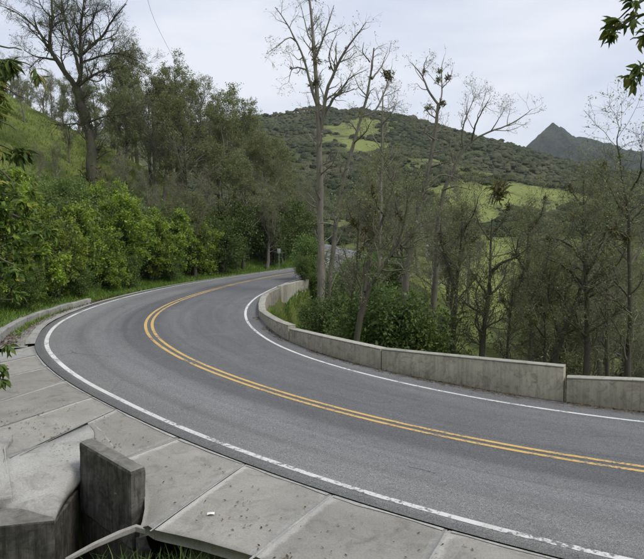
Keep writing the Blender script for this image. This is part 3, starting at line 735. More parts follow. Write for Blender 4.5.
# ------------------------------------------------------------------ tall bare trees, each traced as its own skeleton
TW = [dict(dens=1.6, L=3.0, k=6, ang=.75, up=.05, jit=.20, tmin=.2, rr=.55, rmin=.011),
      dict(dens=3.0, L=1.6, k=5, ang=.75, up=.03, jit=.24, tmin=.15, rr=.6, rmin=.007),
      dict(dens=5.2, L=.85, k=3, ang=.8, up=.02, jit=.28, tmin=.1, rr=.6, rmin=.0048)]
def tw(f=1.0, l=1.0, r=1.0): return [dict(t, dens=t['dens'] * f, L=t['L'] * l, rmin=t['rmin'] * r) for t in TW]
hero('bare_tree', 'big spreading bare tree on the grassy hillside, left of all the woods', 'tree', 52,
     [(97, 196), (94, 165), (88, 130), (82, 104), (76, 88)], .62, .40,
     [([(76, 88), (66, 73), (55, 60), (48, 48), (50, 35), (54, 20), (52, 5), (49, -18)], .26, .05),
      ([(48, 48), (40, 32), (30, 22), (16, 12), (2, 6)], .13, .03), ([(55, 60), (46, 58), (36, 57), (24, 50)], .12, .03),
      ([(76, 88), (82, 75), (81, 55), (80, 35), (83, 10), (85, -16)], .24, .05), ([(76, 88), (86, 80), (98, 72), (106, 71), (120, 66)], .16, .03),
      ([(80, 74), (73, 48), (66, 26), (62, 4), (60, -14)], .16, .04), ([(81, 55), (92, 45), (105, 34), (112, 20), (126, 4)], .16, .04),
      ([(82, 62), (96, 58), (114, 52), (134, 58), (146, 66)], .10, .02), ([(88, 128), (76, 123), (60, 126), (48, 122)], .10, .02),
      ([(90, 122), (105, 116), (125, 114), (138, 108)], .10, .02), ([(93, 150), (86, 140), (78, 132)], .09, .02), ([(95, 160), (106, 152), (114, 150)], .09, .02),
      ([(66, 73), (60, 55), (64, 40), (60, 20)], .10, .02), ([(80, 35), (92, 22), (98, 4)], .10, .03), ([(54, 20), (42, 8), (36, -8)], .08, .02)],
     tw(1.15, 1.1, 1.6), [('leaf_grey', dict(n=9000, size=.12, spread=.2))], 'bark_dark', 'bark_dark', 11,
     [(50, 50, .5), (40, 24, .35), (90, 44, .5), (112, 40, .3), (86, 178, .9), (102, 182, .8), (94, 168, .7)])

hero('tall_tree', 'tallest pale bare tree with perched clumps, rising beside the bend', 'tree', 33,
     [(321, 262), (320, 230), (320, 200), (321, 165), (321, 143), (319, 120), (317, 102), (315, 84), (316, 54), (312, 21), (309, 2), (308, -14)], .235, .05,
     [([(318, 108), (313, 92), (309, 79), (304, 57), (295, 39), (286, 21), (275, 7)], .11, .02), ([(307, 70), (298, 67), (291, 69), (289, 82)], .06, .012),
      ([(297, 42), (290, 36), (280, 44), (266, 54)], .05, .012), ([(321, 130), (325, 97), (334, 72), (347, 46), (357, 36), (366, 22)], .13, .02),
      ([(316, 57), (323, 39), (329, 21), (334, 5)], .07, .015), ([(322, 118), (332, 100), (343, 88), (349, 77), (366, 70)], .09, .015),
      ([(316, 48), (308, 36), (304, 18), (300, 2)], .05, .012), ([(334, 72), (328, 58), (332, 44), (338, 30)], .05, .012), ([(304, 57), (298, 60), (290, 52)], .04, .01),
      ([(321, 150), (312, 140), (306, 128)], .05, .01), ([(320, 175), (332, 165), (338, 150)], .05, .01)],
     tw(1.0, .62, .75), [('leaf_grey', dict(n=1800, size=.09, spread=.06))], 'bark_pale', 'twig', 12,
     [(314, 50, .28), (316, 61, .30), (313, 84, .36), (309, 30, .15), (330, 68, .14), (304, 60, .15), (346, 48, .12), (318, 104, .16), (291, 68, .12)])

hero('bare_tree', 'thin leaning bare tree right of the tallest one, green tuft near its top', 'tree', 30,
     [(333, 240), (338, 205), (343, 172), (354, 143), (363, 116), (368, 98), (372, 79), (370, 62), (374, 48)], .15, .03,
     [([(363, 116), (376, 112), (384, 93), (389, 78), (392, 66)], .06, .015), ([(368, 98), (358, 86), (352, 70)], .04, .01), ([(372, 79), (382, 66), (388, 48)], .05, .01), ([(370, 62), (362, 52), (364, 42)], .04, .01),
      ([(354, 143), (366, 132), (372, 120)], .05, .01), ([(376, 112), (388, 110), (398, 104)], .03, .01)],
     tw(1.1, .55, .75), [('leaf_grey', dict(n=1400, size=.08, spread=.05))], 'bark_grey', 'twig', 13,
     [(389, 77, .36), (386, 74, .25), (362, 115, .2), (371, 78, .15)])
hero('bare_tree', 'slim upright bare tree standing right behind the leaning thin one', 'tree', 34,
     [(380, 240), (381, 200), (382, 157), (381, 125), (384, 108), (383, 90)], .13, .03,
     [([(382, 150), (374, 138), (370, 128)], .05, .01), ([(381, 125), (390, 116), (396, 104)], .05, .01), ([(382, 175), (392, 160), (398, 150)], .05, .01)],
     tw(1.0, .6, .8), [('leaf_olive', dict(n=1600, size=.10, spread=.08))], 'bark_pale', 'twig', 14)

hero('bare_tree', 'crooked bare tree with shaggy top clumps right of centre against the sky', 'tree', 27,
     [(410, 250), (418, 215), (423, 193), (432, 167), (436, 129), (438, 104)], .17, .06,
     [([(438, 104), (428, 91), (423, 76), (416, 68), (410, 62)], .06, .012), ([(437, 112), (442, 98), (442, 84), (441, 68), (444, 58)], .05, .012), ([(423, 76), (424, 64), (428, 56)], .03, .01),
      ([(432, 167), (446, 162), (460, 164)], .05, .01), ([(425, 188), (440, 174), (452, 176), (464, 184)], .06, .012), ([(435, 140), (424, 132), (414, 128)], .04, .01), ([(442, 88), (450, 80), (452, 70)], .03, .01)],
     tw(1.2, .5, .7), [('leaf_grey', dict(n=1800, size=.07, spread=.05))], 'bark_grey', 'twig', 15,
     [(442, 104, .24), (428, 108, .2), (438, 80, .2), (424, 72, .16), (448, 78, .2), (440, 72, .18)])
hero('bare_tree', 'bare tree whose long limb sweeps right across the sky below the ridge', 'tree', 28,
     [(437, 250), (438, 215), (442, 190), (453, 163), (463, 150)], .16, .07,
     [([(463, 150), (472, 140), (491, 131), (514, 123), (524, 116), (532, 109)], .07, .012), ([(463, 150), (462, 130), (468, 112), (476, 94)], .05, .012), ([(472, 140), (476, 122), (484, 108), (490, 98)], .05, .01),
      ([(491, 131), (498, 120), (504, 110)], .03, .01), ([(453, 163), (450, 146), (454, 128)], .05, .01), ([(442, 190), (456, 186), (472, 190)], .05, .01), ([(440, 205), (450, 196), (458, 200)], .04, .01)],
     tw(1.25, .5, .7), [('leaf_grey', dict(n=1600, size=.07, spread=.05))], 'bark_grey', 'twig', 16)

# trunks standing behind the parapet
B2 = tw(1.42, .72, .8); B2[0]['tmin'] = .42
def behind(label, D, trunk, r0, r1, limbs, seed, n=5000, leaf='leaf_grey', bark='bark_dark', lv=None, size=.07, epi=()):
    return hero('bare_tree', label, 'tree', D, trunk, r0, r1 * .35, limbs, lv or B2, [(leaf, dict(n=int(n * .85), size=size * 1.1, spread=.2, clump=3))], bark, 'twig_dark', seed, epi, 2.0, tufts=7)
behind('mossy dark trunk leaning right over the shrubs behind the wall', 20, [(357, 340), (360, 312), (365, 292), (378, 272), (392, 256), (401, 246), (404, 225), (408, 200)], .15, .06,
       [([(365, 292), (366, 270), (374, 240), (384, 216), (393, 187), (394, 165)], .09, .02), ([(401, 246), (412, 236), (420, 222)], .06, .012), ([(392, 256), (404, 258), (416, 250)], .05, .01), ([(384, 216), (376, 204), (372, 188)], .04, .01), ([(404, 225), (396, 208), (398, 190)], .04, .01)], 21, 4200, 'leaf_olive')
behind('thin straight grey stem between the mossy leaning trunk and tallest tree', 23, [(350, 320), (354, 290), (357, 262), (358, 230), (360, 200)], .10, .04, [([(357, 262), (364, 245), (366, 228)], .04, .01), ([(358, 230), (350, 215), (346, 200)], .03, .01)], 22, 2600)
behind('grey forked trunk behind the wall, first right of the green shrubs', 23, [(453, 350), (454, 320), (456, 290), (458, 266), (464, 230), (462, 205)], .15, .05,
       [([(456, 290), (446, 262), (440, 235), (442, 210)], .07, .015), ([(458, 266), (470, 252), (476, 236)], .05, .012), ([(464, 230), (474, 214), (478, 200)], .04, .01), ([(455, 305), (464, 296), (472, 280)], .04, .01)], 23)
behind('dark bent trunk with an elbow branch to the right behind the wall', 22, [(482, 356), (484, 330), (488, 296), (491, 270), (490, 240), (492, 218)], .16, .05,
       [([(491, 272), (502, 262), (516, 257), (528, 248)], .08, .015), ([(488, 296), (478, 282), (470, 270)], .05, .01), ([(490, 240), (480, 226), (474, 210)], .05, .01), ([(491, 235), (504, 220), (510, 204)], .05, .01), ([(516, 257), (518, 240), (524, 226)], .04, .01)], 24, 5000, epi=[(498, 190, .45), (500, 196, .35)])
behind('slender dark sapling in front of the green pasture', 24, [(507, 358), (509, 325), (512, 296), (514, 272)], .09, .03, [([(512, 296), (520, 284), (524, 270)], .03, .01), ([(510, 312), (502, 300), (498, 286)], .03, .01)], 25, 1500)
behind('dark trunk leaning right behind where the wall steps down', 22, [(551, 368), (555, 352), (561, 338), (570, 320), (578, 305), (583, 286), (587, 266), (586, 240), (592, 210)], .19, .05,
       [([(561, 338), (554, 318), (548, 296), (550, 270)], .08, .015), ([(578, 305), (590, 296), (602, 292), (616, 284)], .07, .012), ([(583, 286), (572, 272), (560, 264), (546, 258)], .06, .012), ([(587, 266), (600, 250), (612, 240)], .06, .012), ([(586, 240), (574, 222), (570, 204)], .05, .01)], 26, 6500)
behind('straight dark trunk rising behind the lower end of the wall', 21, [(585, 380), (587, 358), (588, 335), (587, 300), (585, 274), (583, 240), (582, 206), (584, 180)], .17, .05,
       [([(588, 350), (600, 338), (612, 322), (620, 300)], .06, .012), ([(588, 338), (574, 326), (562, 316)], .06, .012), ([(585, 274), (596, 258), (604, 236), (610, 214)], .07, .012), ([(584, 262), (572, 246), (556, 238), (540, 240)], .06, .012), ([(583, 240), (594, 222), (598, 200)], .05, .01), ([(582, 206), (572, 192), (566, 178)], .04, .01)], 27, 6500)
behind('rightmost dark trunk behind the wall at the edge of view', 20, [(628, 382), (629, 345), (631, 309), (630, 265), (629, 223), (631, 190), (622, 176)], .15, .05,
       [([(631, 300), (618, 284), (606, 276)], .05, .01), ([(630, 265), (644, 244), (652, 220)], .06, .012), ([(629, 223), (618, 204), (610, 188), (604, 165)], .05, .01), ([(631, 190), (640, 176), (642, 158)], .04, .01), ([(630, 240), (616, 230), (602, 232)], .04, .01), ([(622, 180), (620, 158), (616, 138), (622, 124)], .035, .008)], 28, 6500)
behind('short dark stem just left of the trunk at the wall step', 22, [(544, 364), (546, 340), (545, 318), (540, 296)], .09, .03, [([(546, 340), (536, 326), (528, 316)], .04, .01), ([(545, 318), (554, 304), (556, 290)], .03, .01)], 29, 2500)
behind('twiggy grey tree between the elbow trunk and the wall step', 30, [(530, 372), (532, 335), (530, 300), (526, 262), (530, 232), (528, 205)], .16, .04,
       [([(530, 300), (542, 282), (548, 258), (550, 232)], .07, .012), ([(528, 275), (516, 255), (510, 232)], .06, .012), ([(530, 232), (542, 214), (546, 192)], .05, .01), ([(527, 250), (538, 240), (550, 236)], .04, .01)], 30, 6000)
behind('twiggy grey tree filling the gap left of the far right trunk', 27, [(608, 385), (608, 345), (606, 310), (609, 275), (606, 240), (610, 210), (606, 185)], .15, .04,
       [([(606, 310), (596, 290), (592, 262)], .06, .012), ([(609, 275), (622, 258), (630, 236)], .06, .012), ([(606, 240), (598, 220), (596, 198)], .05, .01), ([(608, 225), (620, 206), (624, 186)], .05, .01)], 31, 6000)

# ------------------------------------------------------------------ kinds of tree and shrub that repeat
def proto(name, H, crown, seed, stems=1, spread=.12, r0=.16, levels=None, leaf=(), bark='bark_grey', twig='twig', fork=.45, limbs=6, limb_len=.4, lang=.8, lup=.10):
    """a free-standing tree or shrub of height H built at the origin"""
    rng = np.random.default_rng(seed); tr = []; lb = []
    for i in range(stems):
        a = rng.uniform(0, 6.28); lean = spread * H * rng.uniform(.3, 1)
        b0 = np.array((math.cos(a), math.sin(a), 0)) * (0 if stems == 1 else .06 * H * rng.random())
        P = [b0 + np.array((math.cos(a) * lean * t ** 1.4, math.sin(a) * lean * t ** 1.4, H * .9 * t)) + rng.normal(size=3) * .02 * H * (t > 0) for t in np.linspace(0, 1, 7)]
        P[0][2] = -.4; rr_ = r0 * rng.uniform(.7, 1.1); tr.append((P, [rr_ * 1.25, rr_ * .18]))
        for j in range(limbs):
            t = fork + (1 - fork) * (j + rng.random()) / limbs * .92; f = t * 6; k = min(int(f), 5); q = P[k] + (P[k + 1] - P[k]) * (f - k)
            az = rng.uniform(0, 6.28); L = limb_len * H * (1.15 - .65 * t) * rng.uniform(.7, 1.2); dr = nrm(np.array((math.cos(az) * math.sin(lang), math.sin(az) * math.sin(lang), math.cos(lang))))
            pl = [q]
            for _ in range(5): dr = nrm(dr + rng.normal(size=3) * .16 + np.array((0, 0, lup))); pl.append(pl[-1] + dr * L / 5)
            ra = max(rr_ * (1 - t) * .75, .02); lb.append((pl, [ra, ra * .2 + .006]))
    o = build(name, (0, 0, 0), tr, lb, levels, leaf, bark, twig, rng)
    return o
def lv3(f=1.0, l=1.0, r=1.0): return tw(f, l, r)
LVS = [dict(dens=1.6, L=1.5, k=5, ang=.8, up=.06, jit=.22, tmin=.15, rr=.55, rmin=.010), dict(dens=3.0, L=.8, k=4, ang=.8, up=.04, jit=.25, tmin=.1, rr=.6, rmin=.006)]
def lvs(f=1.0, l=1.0): return [dict(t, dens=t['dens'] * f, L=t['L'] * l) for t in LVS]
PR = {}
for i in range(3):
    PR['sparse%d' % i] = proto('olive_tree', 13, 0, 40 + i, 1, .10, .24, tw(.95, .75, 1.3), [('leaf_olive', dict(n=14000, size=.16, spread=.32, clump=6, aspect=.5))], 'bark_dark', 'twig', .28, 14, .36, .75, .14)
    PR['twiggy%d' % i] = proto('grey_tree', 12, 0, 50 + i, 1, .14, .20, tw(1.35, .75, 1.2), [('leaf_grey', dict(n=6500, size=.11, spread=.22, clump=3))], 'bark_grey', 'twig', .30, 13, .36, .8, .12)
    PR['dark%d' % i] = proto('dark_bush', 4.2, 0, 60 + i, 7, .28, .06, lvs(.8, .9), [('leaf_dark', dict(n=13000, size=.15, spread=.22, aspect=.55))], 'bark_dark', 'bark_dark', .12, 7, .34, .9, .08)
    PR['mid%d' % i] = proto('green_bush', 3.2, 0, 70 + i, 7, .32, .045, lvs(.9, .7), [('leaf_mid', dict(n=12000, size=.11, spread=.16, aspect=.5))], 'bark_dark', 'bark_dark', .12, 7, .36, .9, .08)
    PR['bright%d' % i] = proto('leafy_shrub', 4.4, 0, 80 + i, 7, .26, .06, lvs(.7, .95), [('leaf_bright', dict(n=23000, size=.155, spread=.26, aspect=.46, clump=8, droop=.3, tmin=.35)), ('leaf_mid', dict(n=6000, size=.17, spread=.30, aspect=.5))], 'bark_dark', 'bark_dark', .04, 9, .40, .85, .10)
USED = set()
def place(kind, x, y, sc, label, cat='tree', group=None, rz=None, rng=np.random.default_rng(77), zs=1.0, dz=0.0):
    src = PR[kind]; o = src if kind not in USED else copy_tree(src); USED.add(kind)
    o.location = (float(x), float(y), hz(x, y) - .05 + dz); o.rotation_euler = (0, 0, rng.uniform(0, 6.28) if rz is None else rz)
    o.scale = (sc, sc, sc * zs)
    if 'group' in o.keys(): del o['group']
    return tag(o, label, cat, group)
def at(u, D): return ((u - 322) / FPX * D, D)
rgv = np.random.default_rng(21)

# bright leafy shrubs along the outer verge
SHR = [(19.5, 4.6, .72), (21.5, 3.8, .85), (23.4, 4.3, 1.05), (25.6, 3.5, .82), (28.2, 3.9, 1.12), (30.4, 3.2, .86), (33.0, 3.7, 1.05), (35.2, 3.1, .80), (37.8, 3.6, 1.12), (40.4, 3.0, .95), (42.8, 3.5, 1.15), (45.4, 3.1, .9)]
txt = ['leafy shrub overhanging the near end of the kerb', 'second leafy shrub above the pale kerb, counting from the left', 'third leafy shrub above the pale kerb', 'yellow-green leafy shrub above the middle of the kerb', 'leafy shrub above the far end of the kerb',
       'leafy shrub just past the end of the kerb blocks', 'seventh leafy shrub along the verge from the left', 'eighth leafy shrub along the verge from the left', 'ninth leafy shrub along the verge from the left', 'tenth leafy shrub along the verge, near its far end', 'last but one of the bright shrubs along the verge', 'last bright shrub before the dark bushes on the verge']
for i, (s_, of, sc) in enumerate(SHR):
    q = rp3(s_, st(s_)[5] + of); place('bright%d' % (i * 2 % 3 if i % 4 else (i + 1) % 3), q[0], q[1], sc * rgv.uniform(.9, 1.12), txt[i], 'shrub', 'bright shrubs along the verge')
SR = ['taller shrub up the bank behind the near end of the kerb', 'bright shrub in the second row, above the middle of the kerb', 'darker shrub in the second row, below the big bare tree', 'bright shrub in the second row, right below the big bare tree', 'darker shrub up the bank behind the middle of the bright verge shrubs', 'rightmost shrub of the second row up the bank']
for i, s_ in enumerate((22.5, 26, 29.5, 33, 37, 41)):        # second row, higher on the bank
    q = rp3(s_, st(s_)[5] + 7.6); place(('bright%d' if i % 2 else 'mid%d') % (i % 3), q[0], q[1], 1.0 if i % 2 else 1.3, SR[i], 'shrub', 'shrubs in the second row up the bank')

EXTRA = [(20.8, 5.6, 'mid', 1.15, 'dark green bush filling between the first kerb shrubs'), (24.6, 5.4, 'mid', 1.25, 'dark green bush between the second and third kerb shrubs'), (27.0, 2.6, 'mid', .62, 'low green bush at the grass edge above the kerb'), (29.4, 5.3, 'mid', 1.35, 'dark green bush behind the far kerb end'), (31.8, 2.5, 'mid', .6, 'low green bush at the grass edge just past the kerb'), (34.0, 5.0, 'mid', 1.3, 'dark green bush deep in the middle of the roadside thicket'),
         (36.6, 2.4, 'mid', .66, 'low green bush at the grass edge in the middle of the thicket'), (38.8, 5.2, 'mid', 1.4, 'dark green bush deep in the right half of the thicket'), (41.6, 2.3, 'mid', .6, 'low green bush at the grass edge near the far bright shrubs'), (44.0, 5.0, 'mid', 1.4, 'dark green bush behind the last bright shrubs'), (47.2, 3.4, 'bright', .85, 'small bright shrub beside the first dark bush'), (49.2, 4.2, 'mid', 1.3, 'green bush between the bright shrubs and the dark bushes')]
for i, (s_, of, k, sc, lb) in enumerate(EXTRA):
    q = rp3(s_, st(s_)[5] + of); place('%s%d' % (k, i % 3), q[0], q[1], sc, lb, 'shrub', 'bushes filling the roadside thicket')

# dark bushes beyond, on the outer side of the road's far stretch
for i, (u, D, sc, lb) in enumerate([(222, 50, 1.1, 'dark bush beside the last of the bright shrubs'), (232, 53, 1.35, 'tall dark bush over the far verge, left of the grass gap'), (246, 57, 1.3, 'dark bush just left of the steep grass gap'), (272, 58, 1.35, 'dark rounded bush right behind the left roadside sign'), (284, 62, 1.5, 'dark bush above the verge between the two roadside signs'), (300, 66, 1.35, 'dark bush behind the right roadside sign'), (310, 74, 1.1, 'dark bush where the road goes out of sight')]):
    x, y = at(u, D); place('dark%d' % (i % 3), x, y, sc, lb, 'bush', 'dark bushes over the far verge')

# woods on the hillside
HILL = [(118, 62, 'sparse', 1.0, 'olive tree right of the big bare tree'), (140, 70, 'sparse', 1.1, 'olive tree at the left end of the hillside wood, second in'), (158, 58, 'twiggy', .95, 'grey twiggy tree at the left of the hillside wood'),
        (172, 72, 'sparse', 1.15, 'tall olive tree left of the middle of the hillside wood'), (190, 56, 'sparse', 1.05, 'dark-trunked olive tree in the middle of the hillside wood'), (205, 66, 'twiggy', 1.15, 'grey twiggy tree behind the middle of the hillside wood'),
        (216, 58, 'sparse', 1.12, 'olive tree over the last bright shrubs'), (232, 64, 'sparse', 1.12, 'tall olive tree above the tall dark bush'), (248, 60, 'twiggy', .95, 'grey twiggy tree above the steep grass gap'), (258, 70, 'sparse', .98, 'olive tree at the right end of the hillside wood'),
        (272, 66, 'twiggy', .85, 'low grey tree closing the right end of the hillside wood'), (288, 76, 'twiggy', .85, 'low grey tree over the two roadside signs'), (302, 84, 'sparse', .75, 'small olive tree left of the tallest tree'),
        (126, 48, 'twiggy', .60, 'small grey tree below the olive trees, behind the bright shrubs'), (152, 47, 'twiggy', .58, 'small dusty grey tree behind the middle bright shrubs'), (180, 50, 'twiggy', .6, 'small grey tree at the foot of the hillside wood'), (207, 52, 'twiggy', .7, 'grey tree at the foot of the wood beside the dark bushes'), (262, 60, 'twiggy', .62, 'small bare grey tree in front of the steep grass gap')]
for i, (u, D, k, sc, lb) in enumerate(HILL):
    x, y = at(u, D); place('%s%d' % (k, i % 3), x, y, sc, lb, 'tree', 'trees of the hillside wood')
for u, D, sc, lb in [(24, 100, .42, 'small tree on the hilltop left of the hut'), (46, 102, .36, 'small tree on the hilltop right of the hut'), (60, 92, .35, 'low tree on the hill crest behind the big bare tree')]:
    x, y = at(u, D); place('sparse%d' % (int(u) % 3), x, y, sc, lb, 'tree', 'trees along the hill crest')

for i, (u, D, k, sc, lb) in enumerate([(108, 44, 'twiggy', .42, 'low grey tree between the bright shrubs and the big bare tree'), (124, 41, 'twiggy', .40, 'second low grey tree behind the bright shrubs, right of the big bare trunk'), (140, 42, 'sparse', .40, 'low olive tree behind the middle of the bright shrubs'), (158, 44, 'twiggy', .46, 'low grey tree behind the right half of the bright shrubs'), (176, 44, 'sparse', .48, 'low olive tree behind the right half of the bright shrubs'),
        (128, 58, 'sparse', .85, 'olive tree just right of the big bare trunk'), (150, 62, 'sparse', .95, 'leafy olive tree left in the hillside wood'), (166, 60, 'twiggy', .95, 'grey tree left of centre in the hillside wood'), (112, 74, 'sparse', .75, 'olive tree showing through the right side of the big bare crown'), (134, 78, 'sparse', .95, 'olive tree at the back left of the hillside wood'), (182, 64, 'sparse', 1.1, 'leafy olive tree in the centre of the hillside wood'), (222, 68, 'sparse', 1.15, 'leafy olive tree right of centre in the hillside wood'), (244, 54, 'sparse', .85, 'olive tree right above the tall dark bush'),
        (268, 56, 'twiggy', .75, 'grey tree leaning over the left roadside sign'), (282, 60, 'twiggy', .7, 'grey twiggy tree between the two roadside signs'), (298, 68, 'twiggy', .72, 'grey twiggy tree left of the tallest trunk'), (196, 46, 'sparse', .55, 'olive tree over the far bright shrubs'),
        (28, 62, 'twiggy', .42, 'small grey tree on the open slope left of the big bare tree'), (56, 68, 'twiggy', .5, 'small grey tree on the slope behind the big bare trunk, left side'), (72, 58, 'twiggy', .40, 'low grey tree at the foot of the big bare tree'), (14, 80, 'sparse', .5, 'olive tree at the left edge of the open slope'), (84, 84, 'sparse', .8, 'olive tree seen through the lower limbs of the big bare tree'), (100, 90, 'sparse', .9, 'olive tree on the slope right behind the big bare tree'), (42, 48, 'twiggy', .3, 'scrubby grey bush low on the open slope'), (18, 72, 'twiggy', .62, 'grey tree high on the open slope at the left edge'), (46, 84, 'twiggy', .7, 'grey tree near the slope top left of the big bare crown'), (64, 76, 'sparse', .62, 'olive tree on the slope just left of the big bare trunk'), (34, 92, 'sparse', .55, 'small olive tree at the top of the open slope'), (82, 68, 'twiggy', .7, 'grey tree directly behind the big bare trunk'), (60, 50, 'twiggy', .34, 'scrubby grey bush on the slope left of the big trunk base'),
        (262, 62, 'sparse', .95, 'taller olive tree at the right of the hillside wood, above the grass gap'), (276, 68, 'sparse', 1.0, 'tall olive tree above the left roadside sign'), (290, 72, 'sparse', .95, 'tall olive tree above the right roadside sign'), (306, 78, 'twiggy', .95, 'grey tree just left of the tallest trunk')]):
    x, y = at(u, D); place('%s%d' % (k, (i + 1) % 3), x, y, sc, lb, 'tree', 'trees of the hillside wood')

ORD = ['leftmost', 'second', 'third', 'fourth', 'fifth', 'sixth', 'seventh', 'eighth', 'ninth', 'tenth', 'eleventh', 'twelfth', 'thirteenth', 'fourteenth', 'fifteenth', 'sixteenth', 'seventeenth', 'eighteenth']
def ordinals(items, bands):
    """items (u, D, kind): a phrase telling each one's place in its row, counted from the left"""
    out = [None] * len(items); rows_ = {}
    for i, (u, D, k) in enumerate(items): rows_.setdefault((k, next(n for lim, n in bands if D < lim)), []).append(i)
    for (k, n), ix in rows_.items():
        for r_, i in enumerate(sorted(ix, key=lambda q: items[q][0])): out[i] = (ORD[r_] + (' from the left' if r_ else ''), n)
    return out
# green undergrowth behind the parapet and on the inner bank
UND = [(318, 33, .7), (326, 36, .75), (321, 29, .7), (330, 27, 1.1), (345, 25, 1.15), (337, 40, .8), (358, 28, 1.3), (372, 23, 1.15), (385, 27, 1.45), (398, 22, 1.25), (410, 26, 1.5), (424, 22, 1.3), (436, 27, 1.45), (380, 35, 1.6), (352, 43, .95), (412, 36, 1.6), (312, 41, .95), (303, 39, .55), (335, 38, .95), (452, 30, 1.3), (322, 40, .85), (395, 48, 1.0), (368, 46, 1.1)]
ou = ordinals([(u, D, 'mid' if i % 3 else 'dark') for i, (u, D, sc) in enumerate(UND)], [(28.5, 'the front row right behind the wall'), (37, 'the second row behind the wall'), (99, 'the back row by the tallest tree')])
for i, (u, D, sc) in enumerate(UND):
    x, y = at(u, D); k = 'mid' if i % 3 else 'dark'
    place('%s%d' % (k, i % 3), x, y, sc * (1.0 if k == 'mid' else .85), '%s bush, %s in %s' % ('leafy green' if k == 'mid' else 'darker green', ou[i][0], ou[i][1]), 'bush', 'bushes in the thicket behind the wall')
for i, (u, D, sc) in enumerate([(465, 30, .8), (486, 36, .7), (520, 38, .8), (545, 30, .7), (566, 33, .8), (590, 30, .8), (612, 28, .8), (632, 32, .9), (500, 30, .5), (575, 42, .9), (640, 45, 1.0)]):
    x, y = at(u, D); place('mid%d' % (i % 3), x, y, sc, 'low olive bush among the dark trunks behind the wall, %s' % ('rightmost' if i == 10 else ORD[[0, 1, 3, 4, 5, 7, 8, 9, 2, 6, 10][i]] + ' from the left' if i else 'leftmost'), 'bush', 'low bushes among the dark trunks')

# grey trees deeper in the valley
VAL = [(372, 70), (395, 60), (418, 66), (447, 55), (470, 62), (540, 52), (560, 60), (580, 48), (600, 56), (622, 46), (640, 58), (300, 100), (366, 95), (385, 110), (410, 98), (432, 120), (455, 130), (478, 115), (540, 100), (556, 130), (575, 95), (598, 115), (620, 90), (640, 110), (655, 75), (318, 140), (350, 150), (380, 165), (405, 150), (430, 175), (520, 165), (545, 185), (570, 160), (600, 180), (630, 150), (475, 180), (440, 150), (362, 135), (650, 42), (566, 40), (612, 38), (596, 72), (548, 78), (630, 70), (575, 76), (455, 48), (430, 44), (405, 50), (560, 36), (640, 36), (588, 36), (534, 44), (616, 52), (548, 44), (556, 34), (572, 54), (602, 44), (626, 60), (644, 50), (584, 64), (378, 48), (368, 50)]
ov = ordinals([(u, D, 'twiggy' if i % 3 else 'sparse') for i, (u, D) in enumerate(VAL)], [(50, 'the nearest row of the valley wood'), (74, 'the second row of the valley wood'), (112, 'the middle of the valley wood'), (999, 'the farthest row of the valley wood')])
for i, (u, D) in enumerate(VAL):
    x, y = at(u + rgv.uniform(-1.5, 1.5), D); k = 'twiggy' if (i % 3) else 'sparse'
    sc = rgv.uniform(.6, .85) if D > 85 else rgv.uniform(.75, 1.0)
    place('%s%d' % (k, i % 3), x, y, sc, ('grey twiggy tree, %s in %s' if k == 'twiggy' else 'olive-leaved tree, %s in %s') % ov[i], 'tree', 'grey trees of the valley wood' if k == 'twiggy' else 'olive trees of the valley wood')

# ------------------------------------------------------------------ far woods: a mass of small crowns and bushes on the far slopes (nobody could count it)
def far_wood():
    rng = np.random.default_rng(9); n = 19500
    D = 150 + 540 * rng.random(n) ** .8; u = rng.uniform(180, 700, n); x = (u - 322) / FPX * D; y = D
    h, mwv, gw_ = terrain(x, y, True)
    keep = (mwv + vnoise(x, y, 30, 3) * .9 + .25 * rng.random(n) < .55) & (vnoise(x, y, 55, 3) + .6 * rng.random(n) > .0)
    near = np.hypot(x, y) < 260
    x, y, h = x[keep], y[keep], h[keep]; n = len(x); D = np.hypot(x, y)
    sc = .9 + 3.6 * rng.random(n) ** 1.8 * np.where(D < 300, 1.0, 1.1)
    sg = 7; th_ = np.arange(sg) / sg * 2 * np.pi
    def ring(rad, zz): return np.stack([np.cos(th_) * rad, np.sin(th_) * rad, np.full(sg, zz)], 1)
    unit = np.concatenate([ring(1.25, -.5), ring(1.22, .05), ring(.75, .48), [(0, 0, .66)]])
    V = unit[None] * (sc * .62)[:, None, None] * rng.uniform(.55, 1.4, (n, len(unit), 1)); rot = rng.uniform(0, 6.28, n); cr_, sr_ = np.cos(rot)[:, None], np.sin(rot)[:, None]
    V = np.stack([V[..., 0] * cr_ - V[..., 1] * sr_ + x[:, None], V[..., 0] * sr_ + V[..., 1] * cr_ + y[:, None], V[..., 2] + (h + sc * .25)[:, None]], -1).reshape(-1, 3)
    q4 = np.array([(r_ * sg + k, r_ * sg + (k + 1) % sg, (r_ + 1) * sg + (k + 1) % sg, (r_ + 1) * sg + k) for r_ in range(2) for k in range(sg)]); q3 = np.array([(2 * sg + k, 2 * sg + (k + 1) % sg, 3 * sg) for k in range(sg)])
    b = (np.arange(n) * len(unit))[:, None, None]; shade = np.repeat(np.clip(rng.random(n) * .5 + vnoise(x, y, 35, 3) * 1.2 + .25, 0, 1), len(unit))
    m = Mat('far_foliage', .9, .05)
    fn = m.noise(m.coord('Object'), 1.6, 4, .7); col_ = m.ramp(m.attr('tone'), [(0, (.04, .052, .026)), (.45, (.06, .072, .036)), (.8, (.085, .09, .05)), (1, (.12, .112, .068))]); m.color(m.mix(.7, col_, m.ramp(fn, [(.35, .1), (.65, .85)]), 'OVERLAY')); m.bump(fn, 1.0, .5)
    tag(mesh('far_wood', V, [(b + q4[None]).reshape(-1, 4), (b + q3[None]).reshape(-1, 3)], m.m, None, True, attr={'tone': shade}), 'dense dark scrub and woodland covering the far slopes and ridge', 'woodland', kind='stuff')
far_wood()

